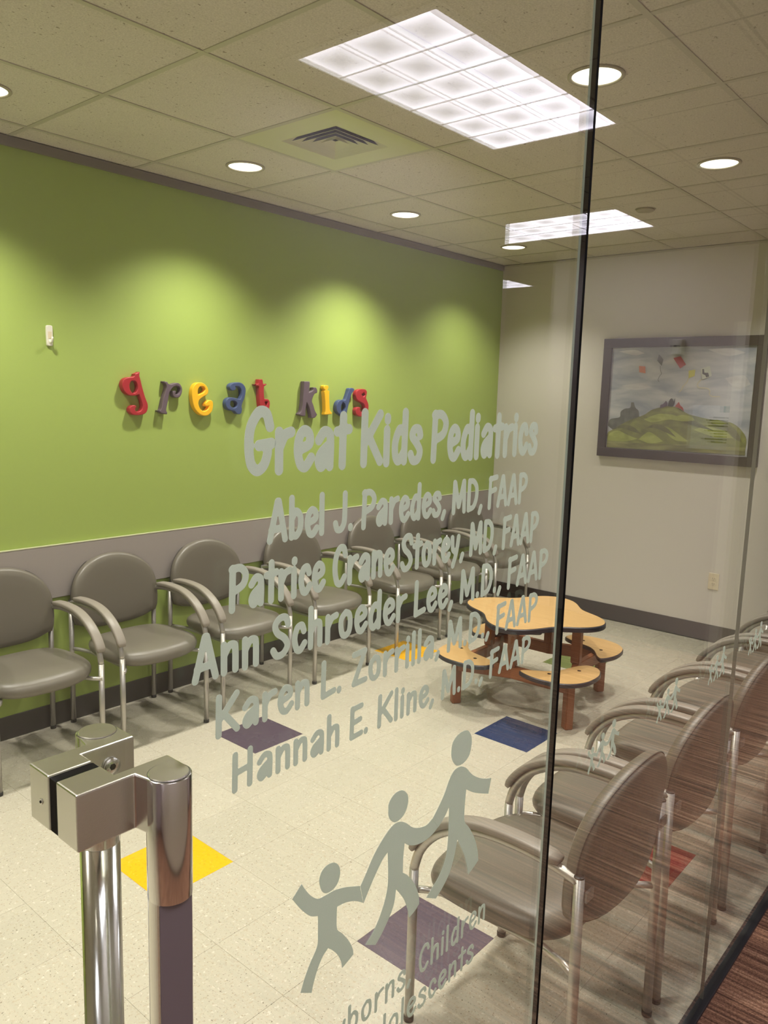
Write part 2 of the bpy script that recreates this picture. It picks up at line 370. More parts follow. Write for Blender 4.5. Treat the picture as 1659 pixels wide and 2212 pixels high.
for ix in range(-9, 12):
    for iy in range(-8, 3):
        x0, x1 = max(OX+ix*F, XL0), min(OX+(ix+1)*F, XB); y0, y1 = max(OY+iy*F, y_lo), min(OY+(iy+1)*F, YG)
        if x1-x0 < .01 or y1-y0 < .01: continue
        mt = special.get((ix,iy), 'vct')
        o = bpy.data.objects.new('tile', tile_me(x1-x0, y1-y0, mt)); COL.objects.link(o); o.parent = floor; o.location = (x0, y0, 0)
        if mt != 'vct': o['label'] = mt[4:]+' accent floor tile'
carpet = struct('floor_carpet', (-4.6, 9.0, -5.0, YGL-.02, -.05, -.002), M['carpet'])
x_tile = OX-9*F
struct('floor_threshold', (XL0, x_tile-.001, YGL+.017, YG, -.0035, -.0003), M['vct'])
track = struct('trim_1', (XL0, XB, YGL-.020, YGL+.016, -.05, .006), M['track'], .002)

# ------------------------------------------------------------------ walls
wall_l = struct('wall_green', (XL0-.1, XB+.1, YG, YG+.12, -.05, HC+.1), M['green'])
struct('wall_back', (XB, XB+.12, YGL+.012, YG, -.05, HC+.1), M['beige'])
struct('wall_near', (XL0-.1, XL0, YGL-.02, YG, -.05, HC+.1), M['beige'])
struct('baseboard_green', (XL0, XB-.008, YG-.007, YG, .001, .115), M['base'], .002)
struct('baseboard_back', (XB-.008, XB, YGL+.03, YG-.008, .001, .125), M['base'], .002)
rail = struct('trim_2', (XL0, XB-.001, YG-.014, YG, .652, .912), M['rail'], .003)
box_obj('rail_edge_highlight', (XL0, XB-.001, YG-.0150, YG-.002, .912, .9165), M['rail_edge_highlight'], rail)
struct('trim_3', (XL0, XB-.022, YG-.022, YG, HC-.040, HC-.001), M['ctrim'])
struct('trim_4', (XB-.018, XB, YGL+.02, YG-.0225, HC-.012, HC-.001), M['gridbar'])
# corridor shell on the camera's side of the glass
struct('wall_corridor', (-4.6, 3.42, -1.15, -1.0, -.05, HC+.1), M['corr'])
struct('wall_lobby', (5.3, 8.8, -1.79, -.39, -.05, HC+.1), M['corr'])
struct('wall_lobby_end', (8.9, 9.0, -5.0, YGL, -.05, HC+.1), M['corr'])
struct('wall_lobby_side', (3.42, 8.9, -5.0, -4.9, -.05, HC+.1), M['corr'])
struct('wall_lobby_return', (3.30, 3.42, -4.9, -1.15, -.05, HC+.1), M['corr'])
struct('wall_corridor_end', (-4.7, -4.6, -1.0, YGL, -.05, HC+.1), M['corr'])
struct('wall_beyond', (XB+.12, 8.9, YGL, YGL+.1, -.05, HC+.1), M['corr'])
struct('wall_entry', (-4.6, XL0-.1, YGL, YGL+.1, -.05, HC+.1), M['corr'])
struct('baseboard_lobby', (5.29, 5.3, -1.79, -.39, .001, .11), M['base'])
struct('trim_5', (5.285, 5.3, -.47, -.39, .0, 2.2), M['white_plastic'])
struct('baseboard_corridor', (-4.6, 3.42, -1.0, -.992, .001, .11), M['base'])

# ------------------------------------------------------------------ ceiling: slab, lay-in boards, grid bars
ceil = struct('ceiling', (XL0, XB, YGL+.012, YG, HC+.02, HC+.1), M['board'])
board_mesh = {}
VENT = (1, 0)
i_lo = math.floor((XL0-GX)/T); i_hi = math.ceil((XB-GX)/T); j_lo = math.floor((YGL-GY)/T); j_hi = math.ceil((YG-GY)/T)
for i in range(i_lo, i_hi):
    for j in range(j_lo, j_hi):
        x0, x1 = max(GX+i*T, XL0), min(GX+(i+1)*T, XB); y0, y1 = max(GY+j*T, YGL+.012), min(GY+(j+1)*T, YG)
        if x1-x0 < .03 or y1-y0 < .03 or (i, j) == VENT: continue
        k = (round(x1-x0,4), round(y1-y0,4))
        if k not in board_mesh:
            bm = bmesh.new(); box(bm, .004, x1-x0-.004, .004, y1-y0-.004, 0.0035, .018)
            bt = [e for e in bm.edges if all(v.co.z < .004 for v in e.verts)]
            bmesh.ops.bevel(bm, geom=bt, offset=.002, segments=1, affect='EDGES')
            me = bpy.data.meshes.new('ceiling_tile'); bm.to_mesh(me); bm.free(); me.materials.append(M['board']); board_mesh[k] = me
        o = bpy.data.objects.new('ceiling_tile', board_mesh[k]); COL.objects.link(o); o.parent = ceil; o.location = (x0, y0, HC)
B = .0105
for j in range(j_lo+1, j_hi):
    y = GY+j*T; box_obj('grid_bar', (XL0, XB-.019, y-B, y+B, HC, HC+.0034), M['gridbar'], ceil)
for i in range(i_lo+1, i_hi):
    x = GX+i*T; box_obj('grid_bar', (x-B, x+B, YGL+.012, YG-.023, HC+.0004, HC+.0036), M['gridbar'], ceil)
# corridor ceiling with its own grid
FX0, FY0 = 2.4437-T, -.5527-T/2
def mat_grid():
    m = mat_ceiling('corridor_board', (.60,.55,.49)); nt = m.node_tree; b = nt.nodes['Principled BSDF']
    src = b.inputs['Base Color'].links[0].from_socket
    g = N(nt, 'ShaderNodeNewGeometry'); mp = N(nt, 'ShaderNodeMapping'); mp.inputs['Location'].default_value = (-FX0+T/2*0, -FY0, 0); nt.links.new(g.outputs['Position'], mp.inputs[0])
    br = N(nt, 'ShaderNodeTexBrick', offset=0.0, squash=1.0); br.inputs['Scale'].default_value = 1.0; br.inputs['Mortar Size'].default_value = .006; br.inputs['Brick Width'].default_value = T; br.inputs['Row Height'].default_value = T
    nt.links.new(mp.outputs[0], br.inputs['Vector'])
    mx = N(nt, 'ShaderNodeMixRGB'); mx.inputs[2].default_value = (.22,.19,.16,1); nt.links.new(br.outputs['Fac'], mx.inputs[0]); nt.links.new(src, mx.inputs[1]); nt.links.new(mx.outputs[0], b.inputs['Base Color'])
    return m
M['cboard'] = mat_grid()
struct('ceiling_corridor', (-4.6, 9.0, -5.0, YGL-.012, HC+.004, HC+.1), M['cboard'])
struct('trim_6', (XL0, XB, YGL-.012, YGL+.012, HC-.03, HC+.1), M['ctrim'])

# ------------------------------------------------------------------ glass front: door, fixed panels, lettering
z0g, z1g = .008, HC-.031
def panel(name, x0, x1):
    p = empty(name, ((x0+x1)/2, YGL, 0)); tag(p, kind='structure')
    box_obj('glass_pane', (x0-p.location.x, x1-p.location.x, -.006, .006, z0g, z1g), M['glass'], p)
    return p
def add_seal(p, x0, x1, mat, name='seal', hw=.006):
    box_obj(name, (x0-p.location.x, x1-p.location.x, -hw, hw, z0g, z1g), mat, p)
door = panel('door_1', .2125, 1.1445)
win = [panel('window_1', 1.1515, 2.1385), panel('window_2', 2.1415, 3.1385), panel('window_3', 3.1415, 4.1385), panel('window_4', 4.1415, XB-.002), panel('window_5', XL0+.002, .2085)]
box_obj('polished_edge_glint', (1.1446-win[0].location.x, 1.1514-win[0].location.x, .0022, .0062, z0g, z1g), M['ledge'], win[0])
box_obj('black_seal', (1.1446-win[0].location.x, 1.1514-win[0].location.x, -.0062, .0022, z0g, z1g), M['black'], win[0])
for p, a in ((win[0], 2.1385), (win[1], 3.1385), (win[2], 4.1385)): add_seal(p, a, a+.003, M['seal'], hw=.0045)

R90 = Matrix.Rotation(math.pi/2, 4, 'X')
FILM_Y = -.0064
def flat_obj(name, loops, parent, mat, depth=.0003, wx=None, wz=0, y=FILM_Y):
    """outline drawn in world x,z put on the corridor face of the glass, as a child of a panel"""
    ox = parent.matrix_world.translation.x if wx is None else wx
    me = outline_mesh(name, [[(p[0]-ox, p[1]-wz) for p in lp] for lp in loops], depth)
    me.transform(R90); me.transform(Matrix.Translation((0, y, 0)))
    return new_obj(name, me, mat, parent)

FONT = {
'G':(.50,[[(.43,.74),(.37,.95),(.25,.97),(.12,.75),(.085,.45),(.12,.15),(.22,.04),(.33,.12),(.39,.30),(.39,.44)],[(.25,.44),(.46,.47)]]),
'K':(.52,[[(.1,.96),(.09,.04)],[(.44,.94),(.14,.45)],[(.19,.54),(.45,.06)]]),
'P':(.45,[[(.11,.94),(.09,.02)],[(.09,.92),(.28,.93),(.40,.77),(.34,.54),(.12,.42)]]),
'A':(.50,[[(.06,.03),(.24,.95)],[(.27,.95),(.43,.03)],[(.1,.28),(.38,.31)]]),
'J':(.42,[[(.33,.96),(.32,.25),(.24,.06),(.12,.06),(.07,.22)]]),
'M':(.60,[[(.08,.03),(.10,.94)],[(.12,.92),(.28,.20)],[(.29,.2),(.46,.94)],[(.48,.94),(.51,.03)]]),
'D':(.50,[[(.1,.94),(.09,.04)],[(.1,.93),(.26,.92),(.40,.74),(.41,.4),(.3,.12),(.1,.05)]]),
'F':(.42,[[(.11,.93),(.09,.0)],[(.09,.91),(.38,.96)],[(.1,.50),(.34,.56)]]),
'C':(.43,[[(.38,.76),(.33,.94),(.22,.95),(.11,.75),(.08,.42),(.14,.1),(.25,.04),(.36,.2)]]),
'S':(.45,[[(.38,.76),(.33,.93),(.2,.94),(.1,.79),(.15,.6),(.3,.44),(.37,.25),(.28,.07),(.14,.05),(.06,.2)]]),
'L':(.41,[[(.1,.96),(.09,.06)],[(.09,.05),(.36,.12)]]),
'Z':(.46,[[(.08,.90),(.38,.94)],[(.38,.94),(.09,.06)],[(.09,.06),(.40,.09)]]),
'H':(.52,[[(.1,.96),(.09,.03)],[(.41,.97),(.40,.04)],[(.1,.47),(.41,.53)]]),
'E':(.41,[[(.35,.94),(.1,.91)],[(.1,.93),(.09,.05)],[(.09,.05),(.36,.09)],[(.1,.48),(.32,.53)]]),
'N':(.52,[[(.09,.03),(.1,.94)],[(.1,.94),(.39,.05)],[(.39,.05),(.41,.96)]]),
'r':(.34,[[(.09,.65),(.09,.03)],[(.09,.38),(.19,.60),(.30,.65)]]),
'e':(.38,[[(.11,.34),(.29,.43),(.29,.59),(.2,.66),(.11,.55),(.08,.32),(.13,.09),(.22,.04),(.33,.19)]]),
'a':(.41,[[(.09,.50),(.2,.65),(.31,.58),(.31,.04)],[(.31,.43),(.14,.28),(.09,.14),(.15,.04),(.31,.26)]]),
't':(.31,[[(.16,.90),(.15,.03)],[(.04,.63),(.28,.67)]]),
'i':(.19,[[(.08,.65),(.08,.03)],[(.09,.84),(.092,.88)]]),
'd':(.41,[[(.32,.97),(.31,.03)],[(.31,.56),(.19,.65),(.09,.4),(.10,.13),(.18,.04),(.31,.24)]]),
's':(.36,[[(.29,.53),(.25,.65),(.14,.65),(.09,.52),(.2,.38),(.29,.22),(.24,.06),(.12,.04),(.06,.16)]]),
'b':(.41,[[(.09,.97),(.09,.03)],[(.09,.46),(.2,.65),(.31,.5),(.30,.2),(.2,.04),(.09,.12)]]),
'l':(.19,[[(.08,.97),(.08,.03)]]),
'c':(.36,[[(.29,.50),(.24,.65),(.14,.61),(.08,.35),(.13,.08),(.21,.04),(.31,.19)]]),
'n':(.41,[[(.09,.65),(.09,.03)],[(.09,.40),(.2,.62),(.3,.59),(.31,.04)]]),
'o':(.41,[[(.2,.65),(.1,.52),(.08,.32),(.12,.1),(.2,.04),(.29,.12),(.32,.36),(.29,.58),(.2,.65)]]),
'y':(.40,[[(.07,.65),(.11,.3),(.22,.20)],[(.33,.65),(.26,.2),(.13,-.2)]]),
'h':(.41,[[(.09,.97),(.09,.03)],[(.09,.38),(.2,.60),(.3,.57),(.31,.04)]]),
'w':(.50,[[(.05,.65),(.13,.04)],[(.13,.04),(.24,.5)],[(.24,.5),(.35,.04)],[(.35,.04),(.44,.65)]]),
'.':(.18,[[(.08,.05),(.082,.09)]]), ',':(.20,[[(.12,.08),(.06,-.10)]]), ' ':(.20,[])}
import numpy as np
def march(Fd, xs, ys):
    """closed contours of the zero level of Fd (inside negative), by marching squares"""
    nx, ny = len(xs), len(ys); seg = {}
    def edge_pt(i0, j0, i1, j1):
        a, b = Fd[i0,j0], Fd[i1,j1]; t = a/(a-b); return (xs[i0]+(xs[i1]-xs[i0])*t, ys[j0]+(ys[j1]-ys[j0])*t)
    pts = {}; links = {}
    for i in range(nx-1):
        for j in range(ny-1):
            c = [Fd[i,j] < 0, Fd[i+1,j] < 0, Fd[i+1,j+1] < 0, Fd[i,j+1] < 0]
            if all(c) or not any(c): continue
            E = [((i,j),(i+1,j)), ((i+1,j),(i+1,j+1)), ((i,j+1),(i+1,j+1)), ((i,j),(i,j+1))]
            cut = [k for k in range(4) if c[k] != c[(k+1)%4]]
            pairs = [(cut[0],cut[1])] if len(cut) == 2 else ([(0,1),(2,3)] if c[0] else [(0,3),(1,2)])
            for p, q in pairs:
                for k in (p, q):
                    e = E[k]
                    if e not in pts: pts[e] = edge_pt(*e[0], *e[1])
                links.setdefault(E[p], []).append(E[q]); links.setdefault(E[q], []).append(E[p])
    loops = []; seen = set()
    for st in links:
        if st in seen: continue
        lp = []; cur = st; prev = None
        while cur is not None and cur not in seen:
            seen.add(cur); lp.append(pts[cur]); nxt = [n for n in links[cur] if n != prev and n not in seen]; prev, cur = cur, (nxt[0] if nxt else None)
        if len(lp) > 5: loops.append(lp)
    return loops
def glyph_loops(strokes, sx, sy, hw):
    """outline of a letter drawn with a round marker of half width hw"""
    S_ = []
    for st in strokes:
        P = catmull([Vector(q) for q in st], False, 6, 200) if len(st) > 2 else [Vector(q) for q in st]
        S_.append([(p.x*sx, p.y*sy) for p in P])
    ax = [p[0] for q in S_ for p in q]; ay = [p[1] for q in S_ for p in q]
    h = hw*.33; m = hw+2*h
    xs = np.arange(min(ax)-m, max(ax)+m+h, h); ys = np.arange(min(ay)-m, max(ay)+m+h, h)
    X, Y = np.meshgrid(xs, ys, indexing='ij'); D = np.full(X.shape, 1e9)
    for q in S_:
        for (x0,y0),(x1,y1) in zip(q, q[1:]):
            dx, dy = x1-x0, y1-y0; L2 = max(dx*dx+dy*dy, 1e-12)
            t = np.clip(((X-x0)*dx+(Y-y0)*dy)/L2, 0, 1); D = np.minimum(D, np.hypot(X-x0-t*dx, Y-y0-t*dy))
    return march(D-hw+1e-9, xs, ys)
def lettering(text, x0, x1, zb, cap_h, label, wf=.088):
    """one line of cut vinyl lettering on the door, fitted between two positions along the glass"""
    adv = sum(FONT[c][0] for c in text) - .06
    s = (x1-x0)/adv
    line = empty('lettering_line', (0, FILM_Y, 0), 0, door); line['label'] = label
    dx = door.location.x; cx = x0; cache = {}
    for c in text:
        a, strokes = FONT[c]
        if strokes:
            if c not in cache:
                me = outline_mesh('letter', glyph_loops(strokes, s, cap_h, cap_h*wf), .0003); me.transform(R90); me.materials.append(M['frost']); cache[c] = me
            o = bpy.data.objects.new('letter', cache[c]); COL.objects.link(o); o.parent = line
            o.location = (cx-dx-.02*s, 0, zb+random.uniform(-.012, .012)*cap_h)
        cx += a*s
bpy.context.view_layer.update()
lettering('Great Kids Pediatrics', .482, 1.030, 1.601, .061, 'large frosted top line of lettering', .091)
lettering('Abel J. Paredes, MD, FAAP', .512, 1.008, 1.530, .043, 'frosted second line of lettering')
lettering('Patrice Crane Storey, MD, FAAP', .463, 1.047, 1.468, .0445, 'frosted third line of lettering')
lettering('Ann Schroeder Lee, M.D., FAAP', .421, 1.083, 1.406, .0445, 'frosted fourth line of lettering, the widest')
lettering('Karen L. Zorrilla, M.D., FAAP', .446, 1.058, 1.343, .0420, 'frosted fifth line of lettering')
lettering('Hannah E. Kline, M.D., FAAP', .466, 1.044, 1.279, .0400, 'frosted sixth line of lettering')
lettering('Newborns, Children', .560, .956, .884, .0400, 'slim frosted lettering under the running figures', .066)
lettering('Adolescents', .668, .928, .829, .0400, 'slim frosted lettering of the lowest line', .066)
WALL_LETTERS=[
('g','red',[(2.2321,1.7520),(2.2625,1.7642),(2.2661,1.7574),(2.2634,1.7430),(2.2687,1.7248),(2.2796,1.6820),(2.2953,1.6328),(2.3090,1.5997),(2.3095,1.5747),(2.2986,1.5517),(2.2770,1.5405),(2.2440,1.5363),(2.2162,1.5405),(2.1990,1.5556),(2.1976,1.5740),(2.2080,1.5884),(2.2243,1.5947),(2.2395,1.5908),(2.2426,1.5805),(2.2354,1.5722),(2.2390,1.5640),(2.2539,1.5620),(2.2682,1.5724),(2.2723,1.5910),(2.2644,1.6199),(2.2554,1.6424),(2.2344,1.6367),(2.2067,1.6362),(2.1818,1.6471),(2.1650,1.6670),(2.1579,1.6909),(2.1629,1.7132),(2.1768,1.7278),(2.1996,1.7346),(2.2226,1.7375),(2.2305,1.7426)],[(2.2220,1.7110),(2.2358,1.7094),(2.2435,1.6974),(2.2459,1.6791),(2.2395,1.6626),(2.2301,1.6562),(2.2164,1.6592),(2.2088,1.6721),(2.2069,1.6923),(2.2127,1.7067)]),
('r','purple',[(2.4005,1.7167),(2.4252,1.7195),(2.4350,1.7093),(2.4499,1.7068),(2.4701,1.7133),(2.4929,1.7153),(2.5106,1.7051),(2.5216,1.6818),(2.5178,1.6559),(2.5047,1.6363),(2.4843,1.6295),(2.4666,1.6335),(2.4567,1.6461),(2.4569,1.6632),(2.4645,1.6719),(2.4772,1.6722),(2.4821,1.6637),(2.4795,1.6551),(2.4907,1.6553),(2.5010,1.6684),(2.5027,1.6835),(2.4926,1.6909),(2.4749,1.6904),(2.4596,1.6824),(2.4494,1.6694),(2.4402,1.6522),(2.4338,1.6223),(2.4259,1.5924),(2.4206,1.5668),(2.4269,1.5541),(2.4227,1.5421),(2.4029,1.5434),(2.3832,1.5497),(2.3736,1.5582),(2.3663,1.5624),(2.3811,1.5709),(2.3889,1.5963),(2.3993,1.6345),(2.4121,1.6685),(2.4174,1.6919),(2.4077,1.7085)],[]),
('e','yellow',[(2.6149,1.7190),(2.6415,1.7220),(2.6657,1.7140),(2.6845,1.6969),(2.6926,1.6749),(2.6843,1.6526),(2.6571,1.6388),(2.6328,1.6230),(2.6258,1.6075),(2.6299,1.5899),(2.6416,1.5723),(2.6621,1.5657),(2.6839,1.5769),(2.6894,1.5881),(2.6758,1.5858),(2.6650,1.5946),(2.6678,1.6102),(2.6869,1.6237),(2.7088,1.6263),(2.7225,1.6130),(2.7235,1.5861),(2.7140,1.5592),(2.6892,1.5376),(2.6619,1.5332),(2.6323,1.5412),(2.6084,1.5589),(2.5900,1.5851),(2.5798,1.6200),(2.5774,1.6549),(2.5830,1.6855),(2.5963,1.7076)],[(2.6414,1.6948),(2.6602,1.6918),(2.6655,1.6809),(2.6546,1.6674),(2.6331,1.6582),(2.6240,1.6558),(2.6225,1.6733),(2.6296,1.6888)]),
('a','blue',[(2.8812,1.7295),(2.9075,1.7312),(2.9340,1.7219),(2.9530,1.6994),(2.9549,1.6716),(2.9461,1.6390),(2.9343,1.6156),(2.9255,1.5923),(2.9285,1.5738),(2.9226,1.5505),(2.9079,1.5421),(2.8873,1.5458),(2.8698,1.5596),(2.8466,1.5632),(2.8236,1.5709),(2.8077,1.5891),(2.8054,1.6118),(2.8151,1.6323),(2.8380,1.6441),(2.8668,1.6432),(2.8930,1.6381),(2.9106,1.6361),(2.9194,1.6570),(2.9164,1.6846),(2.9017,1.6990),(2.8813,1.7012),(2.8842,1.6930),(2.8755,1.6800),(2.8553,1.6763),(2.8380,1.6850),(2.8323,1.7008),(2.8409,1.7169),(2.8610,1.7266)],[(2.8466,1.6168),(2.8669,1.6194),(2.8843,1.6104),(2.8872,1.5966),(2.8756,1.5864),(2.8582,1.5872),(2.8438,1.5985)]),
('t','red',[(3.0461,1.7523),(3.0768,1.7548),(3.0831,1.7418),(3.0851,1.7268),(3.1113,1.7261),(3.1064,1.7141),(3.0928,1.7052),(3.0917,1.6758),(3.0952,1.6403),(3.1215,1.6383),(3.1375,1.6218),(3.1377,1.5954),(3.1284,1.5713),(3.1097,1.5559),(3.0846,1.5544),(3.0659,1.5663),(3.0564,1.5947),(3.0512,1.6372),(3.0484,1.6796),(3.0482,1.7055),(3.0311,1.7111),(3.0189,1.7173),(3.0432,1.7265)],[(3.0997,1.6165),(3.1154,1.6167),(3.1074,1.5975)]),
('k','purple',[(3.4093,1.7532),(3.4612,1.7539),(3.4657,1.7365),(3.4591,1.6862),(3.4869,1.6994),(3.4886,1.7156),(3.5169,1.7178),(3.5316,1.6954),(3.5277,1.6776),(3.5087,1.6721),(3.4949,1.6541),(3.4848,1.6312),(3.4995,1.6035),(3.5145,1.5680),(3.5350,1.5451),(3.5120,1.5211),(3.4765,1.5197),(3.4725,1.5425),(3.4577,1.5830),(3.4396,1.6130),(3.4333,1.5828),(3.4307,1.5375),(3.4204,1.5299),(3.3962,1.5325),(3.3720,1.5400),(3.3684,1.5500),(3.3887,1.5675),(3.3982,1.6076),(3.4022,1.6526),(3.4055,1.6975)],[]),
('i','yellow',[(3.5812,1.7272),(3.5970,1.7337),(3.6263,1.7325),(3.6318,1.7157),(3.6234,1.7026),(3.6404,1.6969),(3.6389,1.6721),(3.6417,1.6204),(3.6489,1.5738),(3.6679,1.5582),(3.6645,1.5436),(3.5982,1.5389),(3.5943,1.5503),(3.5997,1.5658),(3.5962,1.6199),(3.5898,1.6711),(3.5872,1.6905),(3.5942,1.6994),(3.5795,1.7093)],[]),
('d','blue',[(3.8230,1.7190),(3.8581,1.7226),(3.8758,1.7113),(3.8668,1.6951),(3.8515,1.6841),(3.8368,1.6546),(3.8226,1.6118),(3.8107,1.5692),(3.8067,1.5479),(3.8020,1.5266),(3.7750,1.5240),(3.7477,1.5373),(3.7207,1.5504),(3.7034,1.5740),(3.7025,1.6054),(3.7184,1.6318),(3.7484,1.6442),(3.7829,1.6421),(3.7976,1.6645),(3.8121,1.6965)],[(3.7643,1.6218),(3.7815,1.6114),(3.7868,1.5903),(3.7736,1.5690),(3.7568,1.5663),(3.7501,1.5848),(3.7555,1.6085)]),
('s','red',[(3.8981,1.7065),(3.9336,1.7181),(3.9781,1.7175),(3.9991,1.7007),(3.9960,1.6735),(3.9926,1.6571),(4.0057,1.6355),(4.0190,1.6083),(4.0162,1.5755),(3.9968,1.5453),(3.9728,1.5316),(3.9486,1.5262),(3.9162,1.5317),(3.8917,1.5452),(3.8846,1.5695),(3.8942,1.5911),(3.9219,1.5977),(3.9423,1.5887),(3.9347,1.5751),(3.9474,1.5589),(3.9715,1.5671),(3.9771,1.5916),(3.9657,1.6133),(3.9329,1.6265),(3.9004,1.6395),(3.8837,1.6634),(3.8853,1.6875)],[(3.9471,1.6780),(3.9669,1.6892),(3.9739,1.6758),(3.9637,1.6664)]),
]
FIGURES=[
([(0.5944,1.1146),(0.5931,1.1238),(0.5973,1.1321),(0.6061,1.1357),(0.6175,1.1334),(0.6258,1.1248),(0.6277,1.1142),(0.6241,1.1045),(0.6161,1.0996),(0.6059,1.0999),(0.5986,1.1051)],[(0.5650,1.1315),(0.5715,1.1207),(0.5803,1.1092),(0.5914,1.1000),(0.6037,1.0982),(0.6185,1.0972),(0.6385,1.0916),(0.6639,1.0807),(0.6706,1.0545),(0.6563,1.0643),(0.6392,1.0712),(0.6238,1.0733),(0.6234,1.0613),(0.6246,1.0436),(0.6332,1.0336),(0.6457,1.0166),(0.6535,1.0012),(0.6550,0.9929),(0.6441,0.9888),(0.6351,0.9858),(0.6331,0.9952),(0.6268,1.0080),(0.6171,1.0198),(0.6096,1.0267),(0.6011,1.0208),(0.5934,1.0100),(0.5871,0.9960),(0.5836,0.9833),(0.5657,0.9943),(0.5725,1.0100),(0.5810,1.0243),(0.5917,1.0394),(0.5924,1.0566),(0.5919,1.0778),(0.5797,1.0841),(0.5666,1.0978),(0.5559,1.1125),(0.5511,1.1197)]),
([(0.7136,1.1615),(0.7138,1.1689),(0.7196,1.1758),(0.7289,1.1793),(0.7412,1.1772),(0.7508,1.1684),(0.7533,1.1579),(0.7497,1.1470),(0.7417,1.1398),(0.7281,1.1385),(0.7183,1.1457),(0.7140,1.1540)],[(0.7392,1.1348),(0.7507,1.1279),(0.7641,1.1165),(0.7774,1.1099),(0.7954,1.1064),(0.8079,1.1106),(0.8222,1.0925),(0.8087,1.0868),(0.7907,1.0846),(0.7729,1.0873),(0.7581,1.0934),(0.7487,1.1005),(0.7469,1.0810),(0.7471,1.0595),(0.7590,1.0490),(0.7746,1.0286),(0.7838,1.0079),(0.7854,0.9950),(0.7753,0.9890),(0.7638,0.9855),(0.7602,0.9998),(0.7505,1.0206),(0.7341,1.0421),(0.7308,1.0227),(0.7219,1.0078),(0.7078,0.9921),(0.6962,0.9830),(0.6763,0.9941),(0.6889,1.0024),(0.7014,1.0167),(0.7113,1.0346),(0.7171,1.0547),(0.7169,1.0776),(0.7149,1.1031),(0.7059,1.0978),(0.6958,1.0875),(0.6860,1.0754),(0.6751,1.0603),(0.6711,1.0540),(0.6644,1.0804),(0.6739,1.0923),(0.6872,1.1101),(0.7021,1.1238),(0.7175,1.1339),(0.7282,1.1369)]),
([(0.8453,1.1955),(0.8477,1.2067),(0.8569,1.2137),(0.8714,1.2161),(0.8850,1.2124),(0.8938,1.1997),(0.8939,1.1852),(0.8881,1.1727),(0.8751,1.1670),(0.8601,1.1688),(0.8497,1.1789),(0.8458,1.1883)],[(0.8720,1.1635),(0.8842,1.1565),(0.8990,1.1418),(0.9174,1.1298),(0.9360,1.1214),(0.9517,1.1167),(0.9456,1.0939),(0.9268,1.1016),(0.9048,1.1117),(0.8861,1.1236),(0.8847,1.1052),(0.8853,1.0755),(0.8985,1.0593),(0.9144,1.0352),(0.9242,1.0112),(0.9274,0.9942),(0.9146,0.9880),(0.9016,0.9832),(0.8967,1.0018),(0.8875,1.0233),(0.8694,1.0537),(0.8648,1.0336),(0.8549,1.0107),(0.8397,0.9948),(0.8229,0.9843),(0.8004,0.9966),(0.8137,1.0054),(0.8317,1.0195),(0.8432,1.0392),(0.8464,1.0627),(0.8464,1.0875),(0.8456,1.1129),(0.8358,1.1021),(0.8222,1.0925),(0.8079,1.1106),(0.8218,1.1240),(0.8334,1.1375),(0.8434,1.1540),(0.8524,1.1628),(0.8620,1.1651)]),
]
